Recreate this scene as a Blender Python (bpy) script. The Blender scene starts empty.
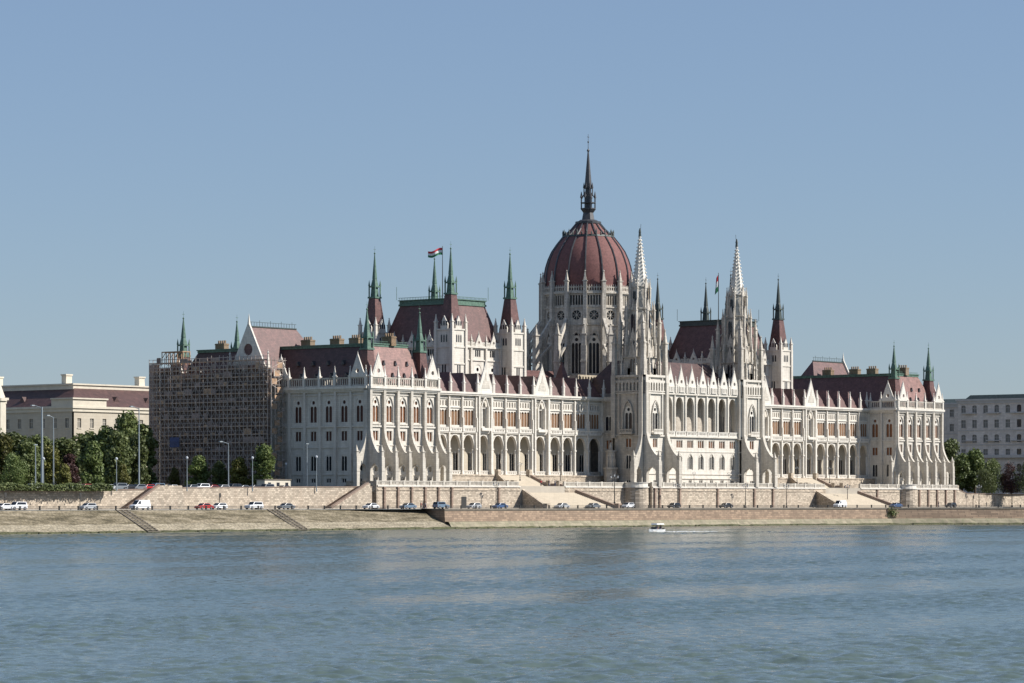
import bpy, bmesh, math, random
from mathutils import Vector, Matrix
from mathutils.geometry import tessellate_polygon
R_ = math.radians; PI = math.pi
random.seed(7)
scn = bpy.context.scene
col = scn.collection

# ------------------------------------------------------------------ camera numbers
TH = R_(51.1106); FPX = 3217.88; CT, ST = math.cos(TH), math.sin(TH)
CAMX = -(CT*-35.055 + ST*787.71); CAMY = -(-ST*-35.055 + CT*787.71); CAMZ = 1.8
def xat(px, y):
    a = (px-512)/FPX; rx = a*CT+ST; ry = -a*ST+CT
    return CAMX + (y-CAMY)*rx/ry
def yat(px, x):
    a = (px-512)/FPX; rx = a*CT+ST; ry = -a*ST+CT
    return CAMY + (x-CAMX)*ry/rx
def scale_at(x, y):
    dx, dy = x-CAMX, y-CAMY
    return FPX/(dx*ST+dy*CT)
def zat(py, x, y): return CAMZ + (501.5-py)/scale_at(x, y)

# ------------------------------------------------------------------ materials
def nodes(name):
    m = bpy.data.materials.new(name); m.use_nodes = True
    nt = m.node_tree; b = nt.nodes['Principled BSDF']
    return m, nt, b
def N(nt, t, **kw):
    n = nt.nodes.new(t)
    for k, v in kw.items():
        if k in n.inputs: n.inputs[k].default_value = v
        else: setattr(n, k, v)
    return n
def ramp(nt, fac, stops):
    r = nt.nodes.new('ShaderNodeValToRGB'); cr = r.color_ramp
    while len(cr.elements) < len(stops): cr.elements.new(0.5)
    for e, (p, c) in zip(cr.elements, stops):
        e.position = p; e.color = (c[0], c[1], c[2], 1)
    nt.links.new(fac, r.inputs[0]); return r.outputs[0]
def wallcoord(nt):
    tc = nt.nodes.new('ShaderNodeTexCoord'); s = nt.nodes.new('ShaderNodeSeparateXYZ')
    nt.links.new(tc.outputs['Object'], s.inputs[0])
    a = N(nt, 'ShaderNodeMath', operation='ADD'); nt.links.new(s.outputs[0], a.inputs[0]); nt.links.new(s.outputs[1], a.inputs[1])
    c = nt.nodes.new('ShaderNodeCombineXYZ'); nt.links.new(a.outputs[0], c.inputs[0]); nt.links.new(s.outputs[2], c.inputs[1])
    return tc, c
def mixc(nt, fac, a, b, mode='MIX'):
    m = nt.nodes.new('ShaderNodeMix'); m.data_type = 'RGBA'; m.blend_type = mode
    if isinstance(fac, (int, float)): m.inputs[0].default_value = fac
    else: nt.links.new(fac, m.inputs[0])
    for i, v in ((6, a), (7, b)):
        if isinstance(v, tuple): m.inputs[i].default_value = (*v, 1)
        else: nt.links.new(v, m.inputs[i])
    return m.outputs[2]
def simple(name, c, rough=0.7, var=0.25, scale=0.6, metal=0.0, bump=0.0):
    m, nt, b = nodes(name)
    tc = nt.nodes.new('ShaderNodeTexCoord')
    n = N(nt, 'ShaderNodeTexNoise', Scale=scale, Detail=5.0, Roughness=0.65)
    nt.links.new(tc.outputs['Object'], n.inputs['Vector'])
    lo = tuple(v*(1-var) for v in c); hi = tuple(min(1, v*(1+var)) for v in c)
    nt.links.new(ramp(nt, n.outputs[0], [(0.3, lo), (0.7, hi)]), b.inputs['Base Color'])
    b.inputs['Roughness'].default_value = rough; b.inputs['Metallic'].default_value = metal
    return m
def masonry(name, c, mortar, bw, bh, var=0.25, stain=(0.3, 0.27, 0.22), stain_amt=0.5, rough=0.85, sc=0.22, msize=0.03, lo=0.45, hi=0.75):
    m, nt, b = nodes(name)
    tc, wc = wallcoord(nt)
    br = N(nt, 'ShaderNodeTexBrick', Scale=1.0)
    br.inputs['Brick Width'].default_value = bw; br.inputs['Row Height'].default_value = bh
    br.inputs['Mortar Size'].default_value = msize; br.inputs['Bias'].default_value = 0.0
    br.inputs['Color1'].default_value = (*[v*(1-var) for v in c], 1)
    br.inputs['Color2'].default_value = (*[min(1, v*(1+var)) for v in c], 1)
    br.inputs['Mortar'].default_value = (*mortar, 1)
    nt.links.new(wc.outputs[0], br.inputs['Vector'])
    mp = N(nt, 'ShaderNodeMapping'); mp.inputs['Scale'].default_value = (1.7, 1.7, 0.28)
    nt.links.new(tc.outputs['Object'], mp.inputs['Vector'])
    n = N(nt, 'ShaderNodeTexNoise', Scale=sc, Detail=8.0, Roughness=0.7)
    nt.links.new(mp.outputs[0], n.inputs['Vector'])
    f = ramp(nt, n.outputs[0], [(lo, (0, 0, 0)), (hi, (stain_amt,)*3)])
    nt.links.new(mixc(nt, f, br.outputs['Color'], stain), b.inputs['Base Color'])
    b.inputs['Roughness'].default_value = rough
    bp = N(nt, 'ShaderNodeBump', Strength=0.25, Distance=0.05)
    nt.links.new(br.outputs['Fac'], bp.inputs['Height']); bp.invert = True
    nt.links.new(bp.outputs[0], b.inputs['Normal'])
    return m
M = {}
M['stone'] = masonry('white_limestone', (0.64, 0.60, 0.53), (0.56, 0.52, 0.46), 1.1, 0.5, 0.05, (0.27, 0.235, 0.19), 0.62, sc=0.45, lo=0.46, hi=0.78)
M['trim'] = masonry('trim_limestone', (0.68, 0.645, 0.58), (0.6, 0.57, 0.51), 1.4, 0.6, 0.06, (0.36, 0.31, 0.25), 0.5, sc=0.8)
M['old_shade_stone'] = masonry('weathered_shade_limestone', (0.5, 0.455, 0.39), (0.4, 0.36, 0.31), 1.1, 0.5, 0.14, (0.2, 0.17, 0.14), 0.75, sc=0.6, lo=0.38, hi=0.75)  # weathered stone, also used as painted shade on the tower side
M['fin'] = masonry('buttress_limestone', (0.57, 0.53, 0.46), (0.48, 0.445, 0.39), 1.1, 0.5, 0.1, (0.22, 0.19, 0.155), 0.6, sc=0.5, lo=0.4, hi=0.75)
M['carved'] = masonry('carved_limestone', (0.58, 0.535, 0.465), (0.44, 0.4, 0.34), 0.7, 0.45, 0.14, (0.17, 0.145, 0.115), 0.8, sc=0.9, lo=0.42, hi=0.7)
M['ret'] = masonry('retaining_masonry', (0.47, 0.40, 0.315), (0.30, 0.25, 0.19), 0.8, 0.42, 0.36, (0.32, 0.25, 0.19), 0.7, sc=0.35, msize=0.05)
M['brown'] = masonry('brown_pier_shade_stone', (0.30, 0.22, 0.17), (0.2, 0.15, 0.12), 0.8, 0.45, 0.2, (0.18, 0.13, 0.1), 0.6)
M['quay'] = masonry('quay_brick', (0.30, 0.215, 0.15), (0.19, 0.14, 0.1), 1.3, 0.5, 0.28, (0.16, 0.11, 0.08), 0.75, sc=0.5, msize=0.05)
M['ledge'] = masonry('quay_ledge', (0.27, 0.235, 0.165), (0.17, 0.15, 0.105), 1.6, 0.6, 0.2, (0.13, 0.14, 0.07), 0.8, sc=0.6)
M['steps'] = masonry('stair_stone', (0.56, 0.49, 0.39), (0.42, 0.37, 0.29), 2.0, 0.17, 0.05, (0.34, 0.29, 0.22), 0.4, sc=0.3)
def tiles(name, c1, c2):
    m, nt, b = nodes(name)
    tc, wc = wallcoord(nt)
    br = N(nt, 'ShaderNodeTexBrick', Scale=1.0)
    br.inputs['Brick Width'].default_value = 0.5; br.inputs['Row Height'].default_value = 0.4; br.inputs['Mortar Size'].default_value = 0.03
    br.inputs['Color1'].default_value = (*c1, 1); br.inputs['Color2'].default_value = (*c2, 1); br.inputs['Mortar'].default_value = (*[v*0.6 for v in c1], 1)
    nt.links.new(wc.outputs[0], br.inputs['Vector'])
    n = N(nt, 'ShaderNodeTexNoise', Scale=0.7, Detail=6.0, Roughness=0.7)
    nt.links.new(tc.outputs['Object'], n.inputs['Vector'])
    f = ramp(nt, n.outputs[0], [(0.35, (0.62,)*3), (0.7, (1.15,)*3)])
    nt.links.new(mixc(nt, 1.0, br.outputs['Color'], f, 'MULTIPLY'), b.inputs['Base Color'])
    b.inputs['Roughness'].default_value = 0.55
    return m
M['tile'] = tiles('red_brown_tiles', (0.125, 0.056, 0.051), (0.175, 0.083, 0.073))
M['tile_dark'] = tiles('brown_tiles', (0.085, 0.045, 0.04), (0.125, 0.064, 0.056))
M['tile_sunlit'] = tiles('sunlit_tiles', (0.23, 0.115, 0.098), (0.32, 0.165, 0.14))  # roof tile colour brightened for the sunlit river slope
M['dome_tile'] = simple('dome_red_tiles', (0.165, 0.07, 0.063), 0.8, 0.28, 1.6)
M['copper'] = simple('green_copper', (0.085, 0.155, 0.115), 0.6, 0.4, 1.5)
M['copper_dark'] = simple('dark_copper', (0.045, 0.06, 0.055), 0.55, 0.35, 1.5)
M['lead'] = simple('dark_metal', (0.05, 0.05, 0.055), 0.45, 0.3, 1.0)
M['shutter'] = simple('orange_brown_shutter', (0.25, 0.105, 0.045), 0.6, 0.35, 0.8)
M['shutter_shaded'] = simple('shaded_shutter_wood', (0.085, 0.03, 0.02), 0.4, 0.35, 0.8)  # shutter colour darkened to paint in shade on the end wall
M['roller_blind'] = simple('roller_blind', (0.2, 0.19, 0.17), 0.7, 0.2, 0.5)
M['blind'] = simple('tan_blind', (0.26, 0.14, 0.07), 0.7, 0.3, 0.35)
M['glass'] = simple('window_glass', (0.02, 0.022, 0.03), 0.12, 0.4, 0.5)
M['gold'] = simple('yellow_stone', (0.42, 0.36, 0.27), 0.8, 0.3, 1.0)
M['chim'] = masonry('yellow_brick', (0.22, 0.15, 0.09), (0.15, 0.1, 0.06), 0.5, 0.25, 0.2)
M['pole'] = simple('scaffold_tube', (0.42, 0.36, 0.32), 0.55, 0.4, 0.5)
M['plank'] = simple('scaffold_plank', (0.38, 0.25, 0.16), 0.85, 0.4, 0.7)
M['net'] = simple('debris_net', (0.27, 0.205, 0.18), 0.95, 0.5, 0.35)
M['tarp'] = simple('blue_tarp', (0.02, 0.05, 0.16), 0.6, 0.3, 1.0)
M['asphalt'] = simple('asphalt', (0.06, 0.058, 0.055), 0.9, 0.2, 0.4)
M['pave'] = simple('paving', (0.4, 0.36, 0.3), 0.9, 0.15, 0.3)
M['concrete'] = simple('coping', (0.15, 0.13, 0.105), 0.9, 0.25, 0.7)
M['iron'] = simple('dark_iron', (0.035, 0.033, 0.03), 0.5, 0.3, 1.0)
M['galv'] = simple('galvanised_steel', (0.3, 0.34, 0.36), 0.45, 0.1, 1.0, 0.3)
M['lampglass'] = simple('lamp_glass', (0.6, 0.63, 0.66), 0.2, 0.03, 1.0)
M['cream'] = masonry('cream_render', (0.5, 0.45, 0.365), (0.43, 0.39, 0.32), 2.0, 0.8, 0.05, (0.4, 0.32, 0.22), 0.4)
M['creamtrim'] = simple('cream_trim', (0.6, 0.55, 0.45), 0.8, 0.1)
M['grey'] = masonry('grey_stone_block', (0.68, 0.6, 0.54), (0.58, 0.51, 0.46), 1.2, 0.6, 0.1, (0.36, 0.29, 0.24), 0.5)
M['greytrim'] = simple('grey_trim', (0.52, 0.48, 0.45), 0.85, 0.1)
M['white'] = simple('white_paint', (0.8, 0.8, 0.8), 0.3, 0.02)
M['bark'] = simple('bark', (0.08, 0.06, 0.045), 0.9, 0.3, 2.0)
M['rubber'] = simple('rubber', (0.02, 0.02, 0.02), 0.8, 0.1)
M['rim'] = simple('wheel_rim', (0.4, 0.4, 0.42), 0.3, 0.05, 1.0, 0.6)
M['carglass'] = simple('car_glass', (0.015, 0.018, 0.022), 0.08, 0.1)
M['tail'] = simple('red_lamp', (0.5, 0.02, 0.02), 0.2, 0.05)
M['head'] = simple('headlight', (0.8, 0.8, 0.78), 0.15, 0.02)
M['skin'] = simple('skin', (0.5, 0.3, 0.22), 0.6, 0.05)
M['hair'] = simple('dark_hair', (0.03, 0.02, 0.015), 0.7, 0.1)
M['cloth_dark'] = simple('dark_cloth', (0.03, 0.03, 0.045), 0.9, 0.2)
M['cloth_red'] = simple('red_cloth', (0.35, 0.05, 0.05), 0.9, 0.2)
M['cloth_pale'] = simple('pale_cloth', (0.55, 0.5, 0.45), 0.9, 0.2)
M['jeans'] = simple('denim', (0.05, 0.07, 0.13), 0.9, 0.2)
def paint(name, c):
    m, nt, b = nodes(name); b.inputs['Base Color'].default_value = (*c, 1); b.inputs['Roughness'].default_value = 0.28
    b.inputs['Coat Weight'].default_value = 0.5
    n = N(nt, 'ShaderNodeTexNoise', Scale=3.0); nt.links.new(ramp(nt, n.outputs[0], [(0.3, (0.24,)*3), (0.8, (0.36,)*3)]), b.inputs['Roughness'])
    return m
PAINT = {'white': paint('car_white', (0.78, 0.79, 0.8)), 'silver': paint('car_silver', (0.45, 0.47, 0.49)), 'red': paint('car_red', (0.42, 0.02, 0.02)),
         'blue': paint('car_blue', (0.05, 0.11, 0.25)), 'grey': paint('car_grey', (0.16, 0.18, 0.2)), 'black': paint('car_black', (0.02, 0.02, 0.024)),
         'bluegrey': paint('car_bluegrey', (0.14, 0.2, 0.27))}
def leaf(name, c1, c2):
    m, nt, b = nodes(name)
    g = nt.nodes.new('ShaderNodeTexCoord'); n = N(nt, 'ShaderNodeTexNoise', Scale=0.55, Detail=6.0, Roughness=0.75)
    nt.links.new(g.outputs['Object'], n.inputs['Vector'])
    oi = nt.nodes.new('ShaderNodeObjectInfo')
    c = ramp(nt, n.outputs[0], [(0.38, c1), (0.62, c2)])
    hs = N(nt, 'ShaderNodeHueSaturation'); mr = N(nt, 'ShaderNodeMapRange'); mr.inputs['To Min'].default_value = 0.7; mr.inputs['To Max'].default_value = 1.3
    nt.links.new(oi.outputs['Random'], mr.inputs[0]); nt.links.new(mr.outputs[0], hs.inputs['Value']); nt.links.new(c, hs.inputs['Color'])
    nt.links.new(hs.outputs[0], b.inputs['Base Color']); b.inputs['Roughness'].default_value = 0.6
    tr = nt.nodes.new('ShaderNodeBsdfTranslucent'); nt.links.new(hs.outputs[0], tr.inputs[0])
    mx = N(nt, 'ShaderNodeMixShader'); mx.inputs[0].default_value = 0.25
    nt.links.new(b.outputs[0], mx.inputs[1]); nt.links.new(tr.outputs[0], mx.inputs[2])
    nt.links.new(mx.outputs[0], nt.nodes['Material Output'].inputs[0])
    return m
M['leaf_dark'] = leaf('leaf_dark_green', (0.065, 0.092, 0.028), (0.17, 0.2, 0.066))
M['leaf_mid'] = leaf('leaf_mid_green', (0.09, 0.135, 0.034), (0.2, 0.25, 0.08))
M['leaf_olive'] = leaf('leaf_olive', (0.09, 0.1, 0.018), (0.18, 0.17, 0.045))
M['leaf_purple'] = leaf('leaf_purple', (0.03, 0.014, 0.014), (0.08, 0.035, 0.03))

# ------------------------------------------------------------------ mesh builder
def fr(ox=0, oy=0, deg=0, oz=0, mir=False):
    return (ox, oy, oz, R_(deg), mir)
MX = 267.0   # mirrored x = MX - x
class MB:
    def __init__(s, T=None):
        s.v = []; s.f = []; s.m = []; s.T = T or fr(); s.mi = 0
    def P(s, x, y, z):
        ox, oy, oz, a, mir = s.T
        c, sn = math.cos(a), math.sin(a)
        X = ox + x*c - y*sn; Y = oy + x*sn + y*c
        if mir: X = MX - X
        s.v.append((X, Y, z+oz)); return len(s.v)-1
    def F(s, *ids): s.f.append(ids); s.m.append(s.mi)
    def box(s, x0, x1, y0, y1, z0, z1):
        i = [s.P(x, y, z) for z in (z0, z1) for x, y in ((x0, y0), (x1, y0), (x1, y1), (x0, y1))]
        s.F(i[3], i[2], i[1], i[0]); s.F(*i[4:8])
        for k in range(4): s.F(i[k], i[(k+1) % 4], i[4+(k+1) % 4], i[4+k])
    def prism(s, poly, a, b, ax='y'):
        def q(p, t):
            if ax == 'y': return s.P(p[0], t, p[1])
            if ax == 'x': return s.P(t, p[0], p[1])
            return s.P(p[0], p[1], t)
        A = [q(p, a) for p in poly]; B = [q(p, b) for p in poly]
        s.F(*A); s.F(*reversed(B)); n = len(poly)
        for k in range(n): s.F(A[k], A[(k+1) % n], B[(k+1) % n], B[k])
    def frust(s, cx, cy, z0, r0, z1, r1, n=8, rot=0, cap=True):
        a = [s.P(cx+r0*math.cos(rot+2*PI*k/n), cy+r0*math.sin(rot+2*PI*k/n), z0) for k in range(n)]
        if r1 < 1e-4:
            t = s.P(cx, cy, z1)
            for k in range(n): s.F(a[k], a[(k+1) % n], t)
        else:
            b = [s.P(cx+r1*math.cos(rot+2*PI*k/n), cy+r1*math.sin(rot+2*PI*k/n), z1) for k in range(n)]
            for k in range(n): s.F(a[k], a[(k+1) % n], b[(k+1) % n], b[k])
            if cap: s.F(*b)
        if cap: s.F(*reversed(a))
    def sq(s, cx, cy, z0, h0, z1, h1):     # square frustum by half widths
        s.frust(cx, cy, z0, h0*1.41421, z1, h1*1.41421, 4, PI/4)
    def hip(s, x0, x1, y0, y1, z0, ix, iy, z1, ix2=None, iy2=None):
        ix2 = ix if ix2 is None else ix2; iy2 = iy if iy2 is None else iy2
        a = [s.P(x, y, z0) for x, y in ((x0, y0), (x1, y0), (x1, y1), (x0, y1))]
        b = [s.P(x, y, z1) for x, y in ((x0+ix, y0+iy), (x1-ix2, y0+iy), (x1-ix2, y1-iy2), (x0+ix, y1-iy2))]
        s.F(*reversed(a)); s.F(*b)
        for k in range(4): s.F(a[k], a[(k+1) % 4], b[(k+1) % 4], b[k])
    def tube(s, p, q, r=0.05, n=5):
        p = Vector(p); q = Vector(q); d = (q-p).normalized()
        u = d.orthogonal().normalized(); w = d.cross(u)
        A = []; B = []
        for k in range(n):
            o = (u*math.cos(2*PI*k/n)+w*math.sin(2*PI*k/n))*r
            A.append(s.P(*(p+o))); B.append(s.P(*(q+o)))
        for k in range(n): s.F(A[k], A[(k+1) % n], B[(k+1) % n], B[k])
        s.F(*reversed(A)); s.F(*B)
    def panel(s, u0, u1, z0, z1, holes, depth=0.5, y=0.0, outline=None):
        out = outline or [(u0, z0), (u1, z0), (u1, z1), (u0, z1)]
        loops = [[Vector((a, b, 0)) for a, b in out]] + [[Vector((a, b, 0)) for a, b in h] for h in holes]
        tr = tessellate_polygon(loops); flat = [p for l in loops for p in l]
        ids = [s.P(p.x, y, p.y) for p in flat]
        for t in tr: s.F(ids[t[0]], ids[t[1]], ids[t[2]])
        k = 0
        for li, l in enumerate(loops):
            n = len(l); b = [s.P(p.x, y+depth, p.y) for p in l]
            for j in range(n): s.F(ids[k+j], ids[k+(j+1) % n], b[(j+1) % n], b[j])
            k += n
    def pinn(s, cx, cy, z0, z1, w):
        h = z1-z0; s.sq(cx, cy, z0, w/2, z0+h*0.45, w/2)
        s.sq(cx, cy, z0+h*0.45, w*0.68, z0+h*0.5, w*0.68)
        s.sq(cx, cy, z0+h*0.5, w*0.42, z1, 0.0)
        s.frust(cx, cy, z0+h*0.88, w*0.12, z0+h*0.91, w*0.3, 5); s.frust(cx, cy, z0+h*0.91, w*0.3, z0+h*0.94, w*0.1, 5)
    def build(s, name, mats, parent=None, smooth=False, loc=None):
        me = bpy.data.meshes.new(name)
        me.from_pydata(s.v, [], s.f)
        mats = mats if isinstance(mats, (list, tuple)) else [mats]
        for mt in mats: me.materials.append(mt)
        me.polygons.foreach_set('material_index', s.m)
        bm = bmesh.new(); bm.from_mesh(me)
        bmesh.ops.recalc_face_normals(bm, faces=bm.faces)
        bm.to_mesh(me); bm.free()
        if smooth: me.polygons.foreach_set('use_smooth', [True]*len(me.polygons))
        o = bpy.data.objects.new(name, me); col.objects.link(o)
        if loc: o.location = loc
        if parent: o.parent = parent
        return o
def arch(uc, w, z0, zs, zt, n=5):
    h = w/2; pts = [(uc-h, z0), (uc+h, z0), (uc+h, zs)]
    for k in range(1, n):
        t = k/n; pts.append((uc+h*math.cos(t*PI/2)**0.85 if t < 1 else uc, zs+(zt-zs)*math.sin(t*PI/2)**1.05))
    pts.append((uc, zt))
    for k in range(n-1, 0, -1):
        t = k/n; pts.append((uc-h*math.cos(t*PI/2)**0.85, zs+(zt-zs)*math.sin(t*PI/2)**1.05))
    pts.append((uc-h, zs)); return pts
def rect(uc, w, z0, z1): return [(uc-w/2, z0), (uc+w/2, z0), (uc+w/2, z1), (uc-w/2, z1)]
def circ(uc, zc, r, n=10): return [(uc+r*math.cos(2*PI*k/n), zc+r*math.sin(2*PI*k/n)) for k in range(n)]
def empty(name, loc=(0, 0, 0), rz=0):
    o = bpy.data.objects.new(name, None); col.objects.link(o); o.location = loc; o.rotation_euler = (0, 0, rz); o.empty_display_size = 0.5
    return o
def tag(o, label=None, cat=None, group=None, kind=None):
    if label: o['label'] = label
    if cat: o['category'] = cat
    if group: o['group'] = group
    if kind: o['kind'] = kind
    return o
def copy_tree(o, parent=None):
    c = o.copy(); col.objects.link(c); c.parent = parent
    for ch in list(o.children): copy_tree(ch, c)
    return c

# ================================================================== THE PALACE
pal = empty('palace')
tag(pal, 'long white gothic revival palace with red ribbed dome, spires and arcades above the river quay', 'palace')
def part(mb, name, mat, parent=None, **k): return mb.build(name, mat, parent or pal, **k)

# ---- window prototypes (local: x along wall, -y outward, origin at bottom centre of the opening)
def win_tracery(w, h, zs, lights, rose, panemat, name):
    def mk():
        p = MB(); p.box(-w/2-.15, w/2+.15, .42, .5, -.1, h+.1)
        root = p.build(name, panemat)
        t = MB(); holes = []
        tk = .1 if lights == 4 else .16
        lw = (w-tk*(lights+1))/lights
        top = h-1.5*rose if rose else h
        for i in range(lights):
            c = -w/2+tk+lw/2+i*(lw+tk)
            if zs: holes.append(arch(c, lw, .08, top-.75-(0.2 if rose else 0), top-.3-(.1 if rose else 0), 4))
            else: holes.append(rect(c, lw, .08, h-.08))
        if rose: holes.append(circ(0, h-1.0*rose, .48*rose))
        t.panel(-w/2-.05, w/2+.05, -.05, h+.05, holes, .14, y=.1)
        tr = t.build('tracery', M['trim'], root)
        return root
    r = mk(); r.parent = pal; return r
protos = {}
pin_proto = None
def pinnacle(T, u, y, z0, z1, w):
    global pin_proto
    if pin_proto is None:
        b = MB(); b.pinn(0, 0, 0, 6.2, .7); pin_proto = b.build('pinnacle', M['trim'], pal); o = pin_proto
    else:
        o = pin_proto.copy(); col.objects.link(o); o.parent = pal
    ox, oy, oz, a, mir = T
    X = ox+u*math.cos(a)-y*math.sin(a); Y = oy+u*math.sin(a)+y*math.cos(a)
    if mir: X = MX-X
    o.location = (X, Y, z0); o.scale = (w/.7, w/.7, (z1-z0)/6.2); return o
def make_proto(key, *a): protos[key] = [win_tracery(*a), False]
make_proto('arched', 2.4, 6.0, True, 2, 1.0, M['shutter'], 'arched_window')
make_proto('arched_shaded', 2.4, 6.0, True, 2, 1.0, M['shutter_shaded'], 'arched_window')
make_proto('paired_shaded', 2.1, 2.5, False, 2, 0, M['shutter_shaded'], 'paired_window')
make_proto('paired', 2.1, 2.5, False, 2, 0, M['shutter'], 'paired_window')
make_proto('lower', 2.0, 4.0, True, 2, 0, M['glass'], 'lower_window')
make_proto('cellar', 1.6, 1.1, False, 2, 0, M['glass'], 'basement_window')
make_proto('lancets', 4.8, 4.3, True, 4, 0, M['blind'], 'lancet_window')
make_proto('lancets_dark', 2.6, 4.2, True, 2, 0, M['glass'], 'twin_lancet_window')
make_proto('niche', 2.2, 6.6, True, 1, 0, M['old_shade_stone'], 'gable_window')
make_proto('inner', 2.2, 5.6, True, 2, 0, M['glass'], 'arcade_window')
make_proto('triple', 2.9, 2.1, False, 3, 0, M['shutter'], 'triple_window')
make_proto('twin', 1.9, 4.0, True, 2, 0, M['glass'], 'twin_window')
make_proto('drum', 3.2, 11.0, True, 3, 1.05, M['glass'], 'drum_window')
make_proto('small', 2.4, 1.9, False, 3, 0, M['glass'], 'attic_window')
make_proto('fan', 3.0, 4.4, True, 2, 1.1, M['glass'], 'chamber_window')
make_proto('tower', 2.6, 6.8, True, 2, 1.0, M['glass'], 'tower_window')
make_proto('slit', 1.1, 5.5, True, 1, 0, M['lead'], 'belfry_window')
def window(key, T, u, z):
    r, used = protos[key]
    if used: o = copy_tree(r, pal)
    else: o = r; protos[key][1] = True
    ox, oy, oz, a, mir = T
    X = ox+u*math.cos(a); Y = oy+u*math.sin(a)
    if mir: X = MX-X; a = -a
    o.location = (X, Y, z); o.rotation_euler = (0, 0, a)
    return o

def turret(x, y, zb, zbody, hb, z1, h1, z2, h2, z3, ztip, mir=False, green='copper', tm='tile', gablets=True):
    """stone body zb..zbody half hb ; tiled pyramid z1/h1 -> z2/h2 ; copper lantern -> z3 ; spike -> ztip"""
    T = fr(x, y, 0, 0, mir)
    b = MB(T)
    if hb:
        b.sq(0, 0, zb, hb, zbody, hb)
        for z in (zbody-9, zbody-4.6, zbody): b.sq(0, 0, z-.25, hb+.22, z+.15, hb+.22)
        for sx in (-1, 1):
            for sy in (-1, 1):
                b.sq(sx*hb, sy*hb, zb, .42, zbody, .42)
                b.pinn(sx*hb, sy*hb, zbody, zbody+4.2, .75)
        if gablets:
            for a in range(4):
                b.T = fr(x, y, 0, 0, mir)
                for q in (0,):
                    c, s_ = math.cos(a*PI/2), math.sin(a*PI/2)
                    def L(u, v): return (u*c-v*s_, u*s_+v*c)
                    pts = [(-1.25, zbody), (1.25, zbody), (1.25, zbody+1.3), (0, zbody+3.6), (-1.25, zbody+1.3)]
                    A = [b.P(*L(p[0], -hb), p[1]) for p in pts]; B = [b.P(*L(p[0], -hb+.5), p[1]) for p in pts]
                    b.F(*A); b.F(*reversed(B))
                    for k in range(5): b.F(A[k], A[(k+1) % 5], B[(k+1) % 5], B[k])
    else:
        b.sq(0, 0, z1-.8, h1+.15, z1, h1+.15)
    root = part(b, 'turret', M['stone'])
    t = MB(T); t.sq(0, 0, z1, h1, z2, h2); part(t, 'tiled_roof', M[tm], root)
    s = MB(T); e = z3-z2
    s.sq(0, 0, z2-.1, h2+.25, z2+.35, h2+.25)
    s.sq(0, 0, z2+.3, h2*.72, z2+e*.8, h2*.5)
    for sx in (-1, 1):
        for sy in (-1, 1):
            s.sq(sx*h2*.95, sy*h2*.95, z2+.3, .13, z2+e*.62, .13)
            s.sq(sx*h2*.95, sy*h2*.95, z2+e*.62, .2, z2+e*.95, 0)
    s.sq(0, 0, z2+e*.55, h2*1.05, z2+e*.62, h2*1.05)
    s.frust(0, 0, z2+e*.62, h2*.95, z3, h2*.52, 8)
    s.frust(0, 0, z3, h2*.6, ztip-1.6, .07, 8)
    s.frust(0, 0, ztip-2.2, .09, ztip-1.9, .28, 6); s.frust(0, 0, ztip-1.9, .28, ztip-1.6, .07, 6)
    s.frust(0, 0, ztip-1.7, .05, ztip, .03, 4)
    s.box(-.4, .4, -.03, .03, ztip-.9, ztip-.78)
    part(s, 'spire', M[green], root)
    return root

Z0 = 5.8
BAY = 5.12
def fin_poly(proj=4.6, ztop=29.4, flare=19.5, zp=12.8, base=5.8, up=0.85, thick_arch=True):
    k = proj/4.6
    p = [(0.2, ztop), (-up, ztop), (-up, flare), (-1.15*k, flare-1.8), (-1.65*k, flare-3.2), (-2.4*k, flare-4.6), (-3.3*k, flare-5.8), (-proj, zp), (-proj, base), (-proj+.85, base), (-proj+.85, 9.0)]
    yc = (-proj+.85-up)/2; w = (proj-.85-up)/2
    for t in (0.3, 0.55, 0.8): p.append((yc-w*math.cos(t*PI/2), 9+2.0*math.sin(t*PI/2)))
    p.append((yc, 11.1))
    for t in (0.8, 0.55, 0.3): p.append((yc+w*math.cos(t*PI/2), 9+2.0*math.sin(t*PI/2)))
    p += [(-up, 9.0), (-up, base), (0.2, base)]
    return p
def fin(T, u, th=.42, name='buttress', **k):
    b = MB(T); proj = k.get('proj', 4.6)
    b.prism(fin_poly(**k), u-th, u+th, 'x')
    zp = k.get('zp', 12.8)
    b.box(u-th-.12, u+th+.12, -proj-.15, -proj+.95, k.get('base', 5.8), zp-.2)
    b.pinn(u, -proj+.4, zp-.2, zp+2.9, .85)
    for z in (9.2,): b.box(u-th-.2, u+th+.2, -proj-.22, -proj+1.0, z, z+.3)
    return part(b, name, M['fin'])
def slots(u0, u1, z0, z1, pitch=.62, w=.36):
    n = max(1, int((u1-u0)/pitch)); p = (u1-u0)/n
    return [rect(u0+p*(i+.5), w, z0, z1) for i in range(n)]
def balustrade(T, segs, z0, z1, y, name='balustrade', mat='trim', slot=True, parent=None, pitch=.62, w=.34):
    b = MB(T)
    for (a, c) in segs:
        b.panel(a, c, z0, z1, slots(a+.35, c-.35, z0+.3, z1-.32, pitch, w), .22, y=y)
        b.box(a-.02, c+.02, y-.1, y+.34, z1-.14, z1+.06)
    return part(b, name, M[mat], parent)

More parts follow.
